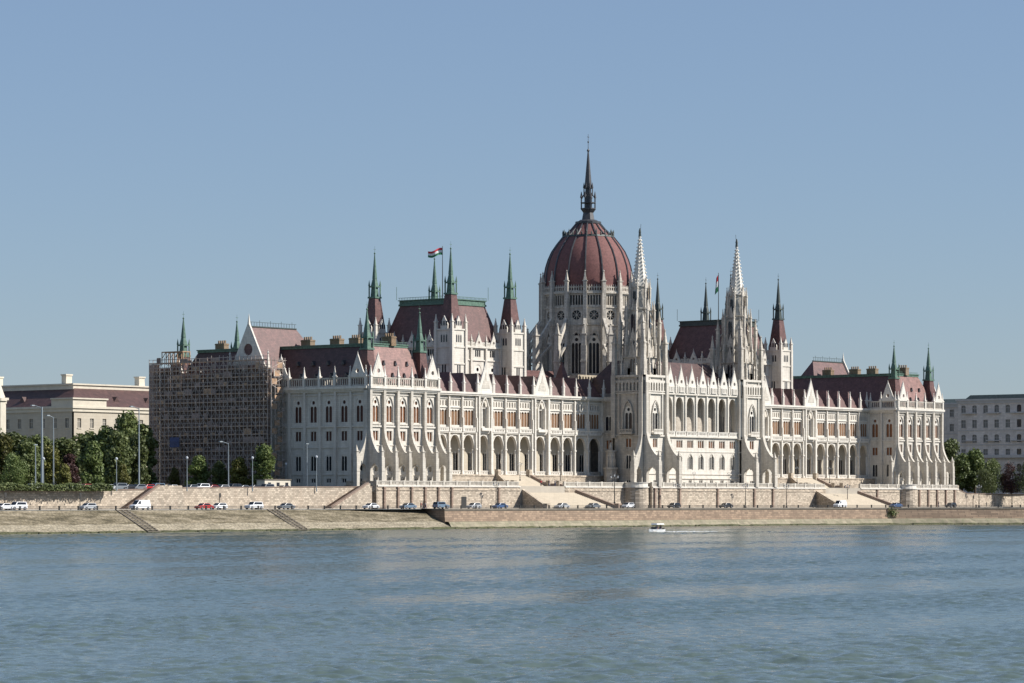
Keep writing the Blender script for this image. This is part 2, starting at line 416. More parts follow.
def attic(T, bounds, y, gables, zc=29.2):
    """cornice, attic balustrade, pinnacles and gables along one wall line"""
    u0, u1 = bounds[0], bounds[-1]
    b = MB(T); b.box(u0-.5, u1+.5, y-.55, .3, zc, zc+.35); b.box(u0-.6, u1+.6, y-.85, .3, zc+.35, zc+.95)
    b.box(u0, u1, y-.25, .2, zc-.4, zc+.02)
    part(b, 'cornice', M['trim'])
    balustrade(T, [(bounds[i], bounds[i+1]) for i in range(len(bounds)-1)], zc+1.0, zc+3.1, y-.35, 'parapet', 'fin', pitch=.7, w=.5)
    for u in bounds: pinnacle(T, u, y-.25, zc+.95, zc+6.2, .7)
    for g in gables:
        a, c = bounds[g]+.35, bounds[g+1]-.35; m = (a+c)/2
        gb = MB(T); gb.panel(a, c, 0, 0, [circ(m, zc+4.7, .55)], .5, y=y-.6, outline=[(a, zc+3.1), (c, zc+3.1), (m, zc+8.2)])
        for (p0, p1) in (((a-.15, zc+3.0), (m, zc+8.6)), ((c+.15, zc+3.0), (m, zc+8.6))):
            gb.tube((p0[0], y-.35, p0[1]), (p1[0], y-.35, p1[1]), .22, 4)
        gb.sq(m, y-.35, zc+8.2, .16, zc+9.6, 0)
        part(gb, 'gable', M['trim'])

def pavilion(mir):
    A = fr(0, 0, 0, 0, mir)
    bd = [BAY*i for i in range(6)]
    # river wall
    w = MB(A); holes = []
    for k in range(5):
        c = BAY*(k+.5)
        holes += [arch(c, 2.4, 21.3, 25.6, 27.3), rect(c, 2.1, 16.7, 19.2), rect(c, 1.3, 6.4, 7.8), arch(c, .01+1.5, 9.2, 9.9, 10.6)]
        window('arched', A, c, 21.3); window('paired', A, c, 16.7); window('cellar', A, c, 6.55)
    w.panel(0, BAY*5, Z0, 29.4, holes, .55)
    for (z0, z1, pr) in ((20.1, 20.5, .35), (15.6, 15.85, .2), (28.0, 28.25, .25), (8.3, 8.55, .2), (5.8, 6.3, .3)):
        w.box(0, BAY*5, -pr, .05, z0, z1)
    for k in range(5):
        c = BAY*(k+.5)
        for s_ in (-1, 1):
            w.tube((c+s_*1.35, -.12, 21.2), (c+s_*1.35, -.12, 25.6), .13, 5)
            w.tube((c+s_*1.35, -.12, 25.6), (c+s_*.85, -.12, 27.0), .13, 4); w.tube((c+s_*.85, -.12, 27.0), (c, -.12, 27.8), .13, 4)
        w.box(c-1.5, c+1.5, -.3, 0, 20.75, 21.1)
        w.box(c-.5, c+.5, .5, .56, 9.0, 10.8)
    part(w, 'wall', M['stone'])
    for u in bd: fin(A, u)
    attic(A, bd, -.4, (0, 4))
    # outer end wall (faces away from the wings)
    O = fr(0, 0, -90, 0, mir)
    w = MB(O); holes = []; nb = 13; eb = sorted([-.45-5.12*i for i in range(nb+1)])
    for k in range(nb):
        c = (eb[k]+eb[k+1])/2
        holes += [arch(c, 2.4, 21.3, 25.6, 27.3), rect(c, 2.1, 16.7, 19.2), arch(c, 2.0, 9.3, 12.6, 13.3), rect(c, 1.6, 6.4, 7.5)]
        if (not mir) and k > 7:
            window('arched_shaded', O, c, 21.3); window('paired_shaded', O, c, 16.7); window('lower', O, c, 9.3); window('cellar', O, c, 6.4)
    w.panel(-69, 0, Z0-1.6, 29.4, holes, .55)
    w.box(-69, 0, .62, .7, Z0-1.6, 29.4)
    for (z0, z1, pr) in ((20.1, 20.5, .35), (15.0, 15.3, .2), (28.0, 28.25, .25), (8.3, 8.55, .2), (4.2, 6.0, .4)):
        w.box(-69, 0, -pr, .05, z0, z1)
    for u in eb[1:-1]: w.box(u-.35, u+.35, -.6, 0, Z0-1.6, 29.4)
    part(w, 'wall', M['stone'])
    attic(O, eb, -.3, (nb-1, 0, nb-6))
    for u in (eb[-1],): fin(O, u, th=.5, proj=4.4, base=4.2)
    # inner side wall (faces the wing)
    I = fr(BAY*5, 0, 90, 0, mir)
    w = MB(I); holes = []; ib = [0, 5.1, 10.2]
    for k in range(2):
        c = (ib[k]+ib[k+1])/2
        holes += [arch(c, 2.4, 21.3, 25.6, 27.3), rect(c, 2.1, 15.8, 18.2), arch(c, 2.0, 9.3, 12.6, 13.3)]
        window('arched', I, c, 21.3); window('paired', I, c, 15.8); window('lower', I, c, 9.3)
    w.panel(0, 10.2, Z0, 29.4, holes, .55); w.box(0, 10.2, .62, .7, Z0, 29.4)
    for (z0, z1, pr) in ((20.1, 20.5, .35), (28.0, 28.25, .25), (8.3, 8.55, .2)): w.box(0, 10.2, -pr, .05, z0, z1)
    w.box(4.8, 5.4, -.5, 0, Z0, 29.4)
    part(w, 'wall', M['stone'])
    attic(I, ib, -.3, (0,))
    fin(I, 0, th=.45, proj=3.2)
    # far wall
    w = MB(A); w.box(.1, BAY*5-.1, 68.5, 69, 4.2, 29.4); w.box(BAY*5-.2, BAY*5, 10.2, 69, 4.2, 29.4)
    part(w, 'wall', M['stone'])
    # mansard roof
    r = MB(A); r.hip(.8, BAY*5-.8, .8, 68, 30.0, 5.4, 3.6, 40.2)
    rf = part(r, 'mansard_roof', M['tile_dark'] if not mir else M['tile'])
    g = MB(A); g.box(6.0, BAY*5-6.0, 4.2, 64.4, 40.2, 40.75); g.box(5.8, BAY*5-5.8, 4.0, 64.6, 40.75, 41.0)
    for i in range(26): g.box(6.4+i*.5, 6.45+i*.5, 4.4, 4.45, 41.0, 41.5)
    g.box(6.2, BAY*5-6.2, 4.38, 4.46, 41.5, 41.56)
    part(g, 'copper_ridge', M['copper'], rf)
    r2 = MB(A)   # sunlight on the river slope painted pinker, as a thin sheet over it
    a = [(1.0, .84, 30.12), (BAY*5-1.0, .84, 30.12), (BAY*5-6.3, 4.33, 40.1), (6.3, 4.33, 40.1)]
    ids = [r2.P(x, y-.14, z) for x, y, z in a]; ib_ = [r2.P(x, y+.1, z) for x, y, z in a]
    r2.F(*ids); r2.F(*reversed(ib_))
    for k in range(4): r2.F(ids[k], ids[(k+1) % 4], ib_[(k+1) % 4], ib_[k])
    part(r2, 'sunlit_slope_sheet', M['tile_sunlit'], rf)
    for row, (zz, ns) in enumerate(((32.6, 4), (35.6, 3))):
        for i in range(ns):
            x = BAY*2.5+(i-(ns-1)/2)*4.4; y = .8+(zz-30)*.353
            d = MB(A); d.prism([(x-.5, zz), (x+.5, zz), (x, zz+1.1)], y-.5, y+.9, 'y')
            part(d, 'dormer', M['lead'], rf)
    for i in range(9):
        for row, zz in enumerate((32.6, 35.8)):
            y = 4+i*5.1+row*2.5; x = .8+(zz-30)*.53
            if 29 < y < 47: continue
            d = MB(A); d.prism([(y-.5, zz), (y+.5, zz), (y, zz+1.1)], x-.6, x+.9, 'x')
            part(d, 'dormer', M['lead'], rf)
    # corner turrets
    for (x, y) in ((2.5, 2.8), (22.4, 2.8), (2.5, 66), (22.4, 66)):
        turret(x, y, 0, 0, 0, 30.6, 1.95, 39.2, 1.1, 44.2, 51.0, mir, 'copper' if not mir else 'copper', 'tile', False)
    # chimneys
    for px in (222, 308, 337, 356, 389):
        x = 13.5; y = yat(px, x)
        if y < 5: x = 16; y = 9
        c = MB(A); c.box(x-.9, x+.9, y-1.6, y+1.6, 40.5, 42.9); c.box(x-1.0, x+1.0, y-1.7, y+1.7, 42.5, 42.75)
        for i in range(4): c.box(x-.2, x+.2, y-1.3+i*.75, y-1.0+i*.75, 42.9, 43.7)
        part(c, 'chimney', M['chim'])
    # gabled cross roof in the middle of the end wall
    yc = 37.6
    g = MB(O); g.panel(0, 0, 0, 0, [circ(-yc, 40.0, 1.5, 12), arch(-yc-2.8, 1.1, 33.5, 35.4, 36.4), arch(-yc+2.8, 1.1, 33.5, 35.4, 36.4)], .7, y=-3.2,
                       outline=[(-yc-6.3, 29.4), (-yc+6.3, 29.4), (-yc+6.3, 34.0), (-yc, 46.0), (-yc-6.3, 34.0)])
    g.box(-yc-6.3, -yc+6.3, -3.2, 0.2, 4.2, 29.4)
    g.T = fr(0, 0, -90, 0, mir)
    for s_ in (-1, 1):
        g.tube((-yc+s_*6.5, -2.9, 33.8), (-yc, -2.9, 46.5), .33, 4)
        g.pinn(-yc+s_*6.6, -2.9, 29.4, 40.0, 1.1)
    g.sq(-yc, -2.9, 46.2, .3, 49.2, 0)
    cg = part(g, 'cross_gable', M['trim'])
    rw = MB(O); rw.box(-yc-1.8, -yc+1.8, -2.75, -2.7, 38, 42); part(rw, 'rose_window', M['glass'], cg)
    gr = MB(A)
    P_ = [gr.P(*p) for p in ((-3.0, yc-6.0, 34.2), (-3.0, yc+6.0, 34.2), (-3.0, yc, 45.8), (22, yc-6.0, 34.2), (22, yc+6.0, 34.2), (14.5, yc, 45.8))]
    gr.F(P_[0], P_[3], P_[5], P_[2]); gr.F(P_[1], P_[2], P_[5], P_[4]); gr.F(P_[3], P_[4], P_[5]); gr.F(P_[0], P_[2], P_[1])
    for a_, b_ in ((0, 3), (3, 4), (4, 1), (1, 0)):
        x0, y0 = [(-3.0, yc-6.0), (-3.0, yc+6.0), 0, (22, yc-6), (22, yc+6)][a_]
    gr.box(-2.9, 22, yc-6, yc+6, 29.4, 34.2)
    cr = part(gr, 'cross_roof', M['tile'])
    k = MB(A); k.tube((-3, yc, 47.0), (14.5, yc, 47.0), .07, 4)
    for i in range(18): k.tube((-3+i, yc, 45.7), (-3+i, yc, 47.0 if i % 4 else 47.5), .05, 4)
    k.box(-3, 14.5, yc-.25, yc+.25, 45.7, 46.0)
    part(k, 'ridge_cresting', M['copper_dark'], cr)
pavilion(False); pavilion(True)

# ---- arcaded wings
OFF = [26.5, 32, 37.5, 42.8, 48.2, 55.4, 61, 66.6, 72.2, 79, 84.8, 90.5, 96.4, 102, 107.8]
CX = 133.5
YW = 10.0
def wing(mir):
    A = fr(0, 0, 0, 0, mir)
    amp = -.6 if mir else 1.9
    B = sorted(CX-o-amp*math.sin(min(1, max(0, (o-26.5)/70))*PI)**.5 for o in OFF)
    gab = {i for i in range(len(B)-1) if B[i+1]-B[i] > 6.6}
    W = fr(0, YW, 0, 0, mir)
    w = MB(W); holes = []
    inner = fr(0, YW+4.2, 0, 0, mir); ih = []
    for i in range(len(B)-1):
        a, b = B[i], B[i+1]; c = (a+b)/2; g = i in gab; yo = 0
        holes.append(arch(c, (b-a)-1.0 if not g else 4.4, 8.7, 15.4, 18.9, 6))
        if g:
            holes.append(arch(c, 2.2, 21.3, 26.0, 27.9)); window('niche', W, c, 21.3)
        else:
            holes.append(rect(c, 4.75, 21.45, 25.8)); window('lancets', W, c, 21.45)
            for k in range(4): holes.append(arch(c-1.65+k*1.1, .5, 26.5, 27.4, 27.9, 3))
        ih.append(arch(c, 2.2, 9.2, 13.5, 14.8)); window('inner', inner, c, 9.2)
    w.panel(B[0], B[-1], 8.7, 29.2, holes, .6)
    part(w, 'wall', M['stone'])
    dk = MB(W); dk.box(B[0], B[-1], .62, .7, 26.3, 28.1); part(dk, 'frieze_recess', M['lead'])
    iw = MB(inner); iw.panel(B[0], B[-1], 8.5, 20, ih, .5); iw.box(B[0], B[-1], -4.3, 0, 19.3, 19.9)
    iw.box(B[0], B[-1], .6, 1.2, 8.7, 30)
    for u in B: iw.box(u-.35, u+.35, -.35, 0, 8.7, 19)
    part(iw, 'arcade_inner_wall', M['cream'])
    fl = MB(W); fl.box(B[0], B[-1], -2.4, 5, Z0-.05, 8.7); fl.box(B[0], B[-1], -2.6, -2.2, 8.45, 8.8)
    part(fl, 'arcade_plinth', M['ret'])
    t = MB(W)
    for u in B:
        t.box(u-.24, u+.24, -.62, .7, 8.7, 29.2)
        t.box(u-.45, u+.45, -.8, .5, 8.7, 9.4); t.box(u-.42, u+.42, -.75, .5, 15.2, 15.6)
        t.box(u-.2, u+.2, -.85, 0, 19.9, 23.5)
    for (z0, z1, pr) in ((19.5, 19.8, .5), (28.3, 28.55, .3), (26.0, 26.2, .2)): t.box(B[0], B[-1], -pr, .05, z0, z1)
    t.box(B[0], B[-1], -1.1, .3, 29.2, 29.6); t.box(B[0], B[-1], -1.35, .3, 29.6, 30.1)
    part(t, 'pilaster_row', M['trim'])
    balustrade(W, [(B[i]+.45, B[i+1]-.45) for i in range(len(B)-1)], 19.8, 20.9, -.65)
    balustrade(W, [(B[i]+.6, B[i+1]-.6) for i in range(len(B)-1)], 8.75, 9.75, -.2)
    # archivolts
    v = MB(W)
    for i in range(len(B)-1):
        a, b = B[i], B[i+1]; c = (a+b)/2; g = i in gab; ww = ((b-a)-1.0 if not g else 4.4)+.3
        pts = arch(c, ww, 8.7, 15.4, 19.15, 6)[2:-1]+[(c-ww/2, 15.4)]
        for p0, p1 in zip(pts, pts[1:]): v.tube((p0[0], -.06, p0[1]), (p1[0], -.06, p1[1]), .17, 4)
        for s_ in (-1, 1): v.tube((c+s_*(ww/2-.35), .3, 8.8), (c+s_*(ww/2-.35), .3, 15.4), .22, 6)
    part(v, 'archivolt', M['trim'])
    for i in range(len(B)-1):
        a, b = B[i], B[i+1]; c = (a+b)/2
        if i in gab:
            g = MB(W)
            g.box(a+.7, b-.7, -.9, 0, 28.9, 30.2)
            g.panel(0, 0, 0, 0, [], .6, y=-.95, outline=[(a+.45, 30.1), (b-.45, 30.1), (b-.45, 30.7), (c, 37.0), (a+.45, 30.7)])
            for s_ in (-1, 1):
                g.tube((c+s_*((b-a)/2-.4), -.8, 30.5), (c, -.8, 37.6), .2, 4)
                g.box(c+s_*((b-a)/2-.8)-.25, c+s_*((b-a)/2-.8)+.25, -1.0, 0, 8.7, 30.1)
                g.pinn(c+s_*((b-a)/2-.3), -.8, 30.1, 35.0, .6)
                g.box(c+s_*1.5-.2, c+s_*1.5+.2, -.9, 0, 20.9, 26.5)
                g.tube((c+s_*1.5, -.7, 26.3), (c+s_*.8, -.7, 28.0), .2, 4); g.tube((c+s_*.8, -.7, 28.0), (c, -.7, 28.9), .2, 4)
            g.box(c-1.9, c+1.9, -1.3, 0, 20.2, 20.9)
            g.sq(c, -.8, 37.2, .16, 38.6, 0)
            gg = part(g, 'gable', M['trim'])
            d = MB(W); d.prism([(c-1.7, 31.2), (c+1.7, 31.2), (c+.9, 33.2), (c+.45, 33.2), (c, 35.2), (c-.45, 33.2), (c-.9, 33.2)], -1.02, -.97, 'y'); part(d, 'gable_relief', M['fin'], gg)
        r = MB(W); m = (a+b)/2
        base = [r.P(a+.05, -.3, 30.1), r.P(b-.05, -.3, 30.1), r.P(b-.05, 12.0, 30.1), r.P(a+.05, 12.0, 30.1)]; ap = r.P(m, 1.7, 35.2); aq = r.P(m, 10.4, 35.2)
        r.F(base[0], base[1], ap); r.F(base[1], base[2], aq, ap); r.F(base[2], base[3], aq); r.F(base[3], base[0], ap, aq)
        part(r, 'hipped_roof', M['tile'] if i not in gab else M['tile_dark'])
    for u in B: pinnacle(W, u, -.85, 30.1, 35.2, .62)
    # long roof behind the pyramids, and the low roofs toward the courtyards
    r = MB(A); r.hip(26, 106, YW+5.0, YW+18, 30.1, 3, 5.5, 34.3)
    rr = part(r, 'wing_roof', M['tile_dark'])
    r = MB(A); r.box(26, 106, YW+5.0, YW+18, 8.7, 30.1); r.box(26, 106, 50, 70, 4.2, 30)
    part(r, 'courtyard_wall', M['old_shade_stone'])
    r = MB(A); r.hip(26, 106, 49, 71, 30, 3, 8, 36.5); part(r, 'courtyard_roof', M['lead'])
    # the return of the central block beside its tower
    S = fr(106.9, -5.2, -90, 0, mir)
    w = MB(S); holes = []
    for c in (-12.6,):
        holes += [arch(c, 2.6, 21.0, 24.4, 25.2), rect(c, 2.1, 16.0, 18.4), arch(c, 2.0, 9.3, 12.6, 13.3)]
        window('lancets_dark', S, c, 21.0); window('paired', S, c, 16.0); window('lower', S, c, 9.3)
    w.panel(-15.4, -10, Z0, 29.2, holes, .6); w.box(-15.4, -10, .62, .7, Z0, 29.2)
    for (z0, z1, pr) in ((20.1, 20.5, .35), (28.9, 29.2, .5), (29.2, 30.2, .7)): w.box(-15.4, -10, -pr, .05, z0, z1)
    part(w, 'wall', M['old_shade_stone'])
    # buttress turret with statue in the inner corner
    b = MB(A); x, y = 103.6, 4.2
    b.frust(x, y, Z0, 1.9, 10.5, 1.8, 8); b.frust(x, y, 10.5, 2.1, 11, 2.1, 8); b.frust(x, y, 11, 1.3, 15.2, 1.15, 8); b.frust(x, y, 15.2, 1.5, 15.6, 1.5, 8)
    for a in range(4): b.pinn(x+1.2*math.cos(a*PI/2), y+1.2*math.sin(a*PI/2), 11, 15.3, .5)
    b.frust(x, y, 15.6, .5, 17.2, .38, 8); b.frust(x, y, 17.2, .26, 17.6, .26, 8); b.frust(x, y, 17.6, .26, 17.9, 0, 8)
    part(b, 'statue_pier', M['old_shade_stone'])
wing(False); wing(True)

# ---- chamber blocks with four turrets each
def chamber(mir):
    cx, cy, h = 69.5, 35.0, 12.3
    A = fr(0, 0, 0, 0, mir)
    faces = [fr(cx, cy-h, 0, 0, mir), fr(cx-h, cy, -90, 0, mir), fr(cx+h, cy, 90, 0, mir), fr(cx, cy+h, 180, 0, mir)]
    for fi, T in enumerate(faces):
        w = MB(T); holes = []; bs = [-h+2.8+i*6.27 for i in range(4)]
        bs = [-9.3, -3.1, 3.1, 9.3]
        for i in range(3):
            c = (bs[i]+bs[i+1])/2
            holes += [arch(c, 3.0, 33.6, 36.6, 38.2), rect(c, 2.4, 40.2, 42.1)]
            if fi < 3: window('fan', T, c, 33.6); window('small', T, c, 40.2)
        w.panel(-h, h, 28, 42.8, holes, .5); w.box(-h, h, .62, .7, 28, 42.8)
        for (z0, z1, pr) in ((39.2, 39.5, .3), (42.6, 43.1, .6), (32.6, 32.9, .3)): w.box(-h, h, -pr, .05, z0, z1)
        for u in bs: w.box(u-.3, u+.3, -.5, 0, 28, 43); w.pinn(u, -.3, 43, 46.3, .55)
        for i in range(3):
            c = (bs[i]+bs[i+1])/2
            w.panel(0, 0, 0, 0, [circ(c, 44.1, .38, 8)], .4, y=-.45, outline=[(c-1.5, 43), (c+1.5, 43), (c+1.5, 43.5), (c, 46.4), (c-1.5, 43.5)])
            w.sq(c, -.3, 46.2, .12, 47.3, 0)
        for a, b in zip(bs, bs[1:]):
            for s_ in (a+.3, b-1.6):
                w.panel(s_, s_+1.3, 43, 44.2, slots(s_+.1, s_+1.2, 43.25, 43.95, .4, .22), .2, y=-.3)
        part(w, 'chamber_wall', M['stone'])
    r = MB(A); r.hip(cx-h+.6, cx+h-.6, cy-h+.6, cy+h-.6, 42.6, 3.9, 3.4, 54.2)
    rf = part(r, 'mansard_roof', M['tile'])
    g = MB(A); t = h-4.2
    g.box(cx-t-.05, cx+t+.05, cy-t-.5, cy+t+.5, 54.1, 54.6); g.box(cx-t+.15, cx+t-.15, cy-t-.3, cy+t+.3, 54.6, 55.5); g.box(cx-t-.15, cx+t+.15, cy-t-.6, cy+t+.6, 55.5, 55.7)
    for i in range(30):
        u = -t+i*2*t/29
        g.box(cx+u-.04, cx+u+.04, cy-t-.5, cy-t-.42, 55.7, 56.3); g.box(cx-t-.1, cx-t-.02, cy+u-.04, cy+u+.04, 55.7, 56.3)
    g.box(cx-t-.1, cx+t+.1, cy-t-.5, cy-t-.43, 56.25, 56.35); g.box(cx-t-.1, cx-t-.03, cy-t-.5, cy+t+.5, 56.25, 56.35)
    for sx in (-1, 1):
        for sy in (-1, 1): g.tube((cx+sx*(t+.4), cy+sy*(t+.8), 55.8), (cx+sx*(t+.4), cy+sy*(t+.8), 59.3), .06, 4)
    part(g, 'copper_ridge', M['copper'] if not mir else M['copper_dark'], rf)
    for sx in (-1, 1):
        for sy in (-1, 1):
            x, y = cx+sx*12.4, cy+sy*13.3
            turret(x, y, 26, 47.0, 2.75, 47.0, 2.15, 56.3, 1.1, 61.5, 70.2, mir, 'copper' if not mir else 'copper_dark')
            for T in (fr(x, y-2.75, 0, 0, mir), fr(x-2.75, y, -90, 0, mir), fr(x+2.75, y, 90, 0, mir)):
                d = MB(T)
                for (z, wd, ht) in ((43.6, .5, 2.0), (48.0, .45, 1.2), (35.5, .5, 2.6)):
                    n = 2 if z > 48.5 or z < 36 else 3
                    for k in range(n):
                        u = (k-(n-1)/2)*.85; d.prism(arch(u, wd, z, z+ht*.75, z+ht, 3), -.03 if z < 47.5 else -.06, .1, 'y')
                part(d, 'turret_window', M['glass'])
chamber(False); chamber(True)

# ---- central block: loggia between two gothic towers
def central():
    A = fr(0, 0, 0); Y = -4.0
    W = fr(0, Y, 0); x0, x1 = 116.4, 151.8; n = 7; bw = (x1-x0)/n
    B = [x0+bw*i for i in range(n+1)]
    w = MB(W); holes = []
    for i in range(n):
        c = (B[i]+B[i+1])/2
        holes += [arch(c, 3.5, 20.9, 27.7, 30.4, 6), rect(c, 2.9, 16.5, 18.7), arch(c, 1.9, 10.6, 13.8, 14.6), rect(c, 1.6, 6.5, 7.7)]
        window('triple', W, c, 16.5); window('twin', W, c, 10.6); window('cellar', W, c, 6.55)
    w.panel(x0, x1, Z0, 31.4, holes, .6); 
    for (z0, z1, pr) in ((19.4, 19.8, .6), (15.4, 15.6, .15), (9.2, 9.5, .25), (31.0, 31.5, .6), (8.0, 8.3, .3)): w.box(x0, x1, -pr, .05, z0, z1)
    for u in B[1:-1]: w.box(u-.28, u+.28, -.4, .2, 20.9, 31)
    for i in range(n):
        c = (B[i]+B[i+1])/2
        for s_ in (-1, 1):
            w.tube((c+s_*1.1, -.1, 10.6), (c+s_*1.1, -.1, 13.8), .12, 4); w.tube((c+s_*1.1, -.1, 13.8), (c, -.1, 15.1), .12, 4)
    part(w, 'wall', M['stone'])
    balustrade(W, [(B[i]+.2, B[i+1]-.2) for i in range(n)], 19.8, 21.0, -.5)
    balustrade(W, [(B[i]+.2, B[i+1]-.2) for i in range(n)], 31.5, 33.2, -.45, 'parapet', 'stone')
    lg = MB(W); lg.box(x0, x1, .6, 5.6, 20.2, 20.8); lg.box(x0, x1, .6, 5.6, 31.0, 31.4)
    hs = [arch((B[i]+B[i+1])/2, 1.9, 21.2, 24.6, 25.6) for i in range(n)]
    lg.panel(x0, x1, 20.8, 31, hs, .4, y=5.5)
    part(lg, 'loggia_back_wall', M['old_shade_stone'])
    for i in range(n):
        d = MB(W); c = (B[i]+B[i+1])/2; d.box(c-1.0, c+1.0, 5.85, 5.9, 21.0, 25.7); part(d, 'loggia_door', M['shutter'])
    for i in range(n):
        c = (B[i]+B[i+1])/2; g = MB(W)
        g.panel(0, 0, 0, 0, [circ(c, 34.6, .5)], .5, y=-.7, outline=[(c-1.7, 31.5), (c+1.7, 31.5), (c+1.7, 33.4), (c, 38.0), (c-1.7, 33.4)])
        for s_ in (-1, 1): g.tube((c+s_*1.8, -.5, 33.2), (c, -.5, 38.2), .2, 4)
        g.sq(c, -.45, 38, .14, 39.6, 0)
        g.panel(c-1.2, c+1.2, 31.7, 33.3, slots(c-1.1, c+1.1, 31.9, 33.1, .55, .3), .2, y=-.95)
        part(g, 'gable', M['trim'])
    for u in B[1:-1]: pinnacle(W, u, -.5, 31.5, 36.3, .6)
    r = MB(A); r.hip(112, 155, -3.0, 22, 31.4, 4, 9, 40.5); part(r, 'central_roof', M['tile_dark'])
    r = MB(A); r.box(112, 155, 1.6, 22, 5, 31.4); part(r, 'courtyard_wall', M['old_shade_stone'])
def gtower(mir):
    cx, cy, h = (111.15 if not mir else 109.95), 0.0, 5.2
    A = fr(cx, cy, 0, 0, mir)
    faces = [(fr(cx, cy-h, 0, 0, mir)), (fr(cx-h, cy, -90, 0, mir)), (fr(cx+h, cy, 90, 0, mir)), fr(cx, cy+h, 180, 0, mir)]
    for fi, T in enumerate(faces):
        w = MB(T); holes = [arch(0, 2.6, 20.9, 25.8, 27.6), rect(0, 2.1, 16.4, 18.8), arch(0, 1.9, 10.6, 13.8, 14.6), rect(0, 1.6, 6.5, 7.6)]
        if fi < 3:
            window('tower', T, 0, 20.9); window('paired', T, 0, 16.4); window('twin', T, 0, 10.6); window('cellar', T, 0, 6.5)
        w.panel(-h, h, Z0, 36.0, holes, .5); w.box(-h, h, .62, .7, Z0, 36)
        for (z0, z1, pr) in ((19.4, 19.8, .4), (15.4, 15.6, .2), (9.2, 9.5, .25), (30.9, 31.3, .5), (35.4, 36.0, .6)): w.box(-h, h, -pr, .05, z0, z1)
        for s_ in (-1, 1):
            w.box(s_*4.6-.6, s_*4.6+.6, -.75, 0, 19, 36)
            w.box(s_*2.9-.2, s_*2.9+.2, -.4, 0, 19.8, 36)
            w.tube((s_*1.7, -.3, 20.9), (s_*1.7, -.3, 25.6), .2, 5); w.tube((s_*1.7, -.3, 25.6), (s_*1.0, -.3, 28.0), .2, 4); w.tube((s_*1.0, -.3, 28.0), (0, -.3, 29.2), .2, 4)
        w.box(-2.1, 2.1, -1.2, 0, 20.0, 20.4)
        w.panel(-2.1, 2.1, 20.4, 21.4, slots(-2, 2, 20.6, 21.2, .5, .25), .2, y=-1.2)
        w.panel(-h, h, 31.5, 34.6, [arch(-3.6+i*1.2, .7, 31.8, 33.4, 34.0, 3) for i in range(7)], .3, y=-.5)
        part(w, 'tower_wall', M['stone'] if fi in (0, 2, 3) else M['old_shade_stone'])  # shade on the outer side put in by the darker stone
    for u in (-4.6, 4.6): fin(faces[0], u, th=.55, proj=5.0, ztop=34, flare=20.5)
    fin(faces[1], 4.6, th=.55, proj=4.2, ztop=34, flare=20.5)
    # upper stages
    b = MB(A)
    b.sq(0, 0, 36, 3.3, 46, 2.95); b.sq(0, 0, 46, 3.25, 46.4, 3.25)
    for z in (36.0, 40.8): b.sq(0, 0, z, 3.6, z+.35, 3.6)
    for sx in (-1, 1):
        for sy in (-1, 1):
            b.sq(sx*4.9, sy*4.9, 36, .65, 41.0, .55); b.pinn(sx*4.9, sy*4.9, 41.0, 49.0, 1.05)
            b.tube((sx*4.8, sy*4.8, 41.8), (sx*3.0, sy*3.0, 44.8), .24, 4)
            b.sq(sx*3.8, sy*3.8, 40, .45, 47.5, .4); b.pinn(sx*3.8, sy*3.8, 47.5, 53.5, .8)
            b.tube((sx*3.7, sy*3.7, 48.0), (sx*1.9, sy*1.9, 50.5), .18, 4)
            for (p, q, z0, z1) in ((5.0, 2.4, 36, 42.4), (5.0, .0, 36, 39.6), (4.0, 1.7, 41, 48.2)):
                b.pinn(sx*p, sy*q, z0, z1, .5); b.pinn(sx*q, sy*p, z0, z1, .5)
    b.frust(0, 0, 46.4, 3.2, 54.0, 2.8, 8, PI/8); b.frust(0, 0, 54.0, 3.15, 54.4, 3.15, 8, PI/8); b.frust(0, 0, 54.4, 2.5, 60.0, 2.15, 8, PI/8); b.frust(0, 0, 60.0, 2.45, 60.3, 2.45, 8, PI/8)
    for k in range(8):
        a = PI/8+k*PI/4
        b.sq(4.0*math.cos(a), 4.0*math.sin(a), 44, .26, 52, .22); b.pinn(4.0*math.cos(a), 4.0*math.sin(a), 51.0, 56.5, .55); b.tube((3.7*math.cos(a), 3.7*math.sin(a), 51.5), (2.7*math.cos(a), 2.7*math.sin(a), 54.2), .17, 4)
        b.sq(2.85*math.cos(a), 2.85*math.sin(a), 54.4, .18, 58, .16); b.pinn(2.85*math.cos(a), 2.85*math.sin(a), 57, 62.6, .45)
    for a in range(4):
        c, s_ = math.cos(a*PI/2), math.sin(a*PI/2)
        for (dist, zb, wd, ht) in ((3.5, 40.9, 1.3, 4.8), (3.2, 45.4, 1.1, 3.6), (2.95, 53.6, .9, 3.2), (2.35, 59.8, .7, 2.8)):
            pts = [(-wd, zb), (wd, zb), (0, zb+ht)]
            P1 = [b.P(p[0]*c+dist*s_, p[0]*s_-dist*c, p[1]) for p in pts]; P2 = [b.P(p[0]*c+(dist-.4)*s_, p[0]*s_-(dist-.4)*c, p[1]) for p in pts]
            b.F(*P1); b.F(*reversed(P2))
            for k in range(3): b.F(P1[k], P1[(k+1) % 3], P2[(k+1) % 3], P2[k])
    tw = part(b, 'tower_stage', M['carved'])
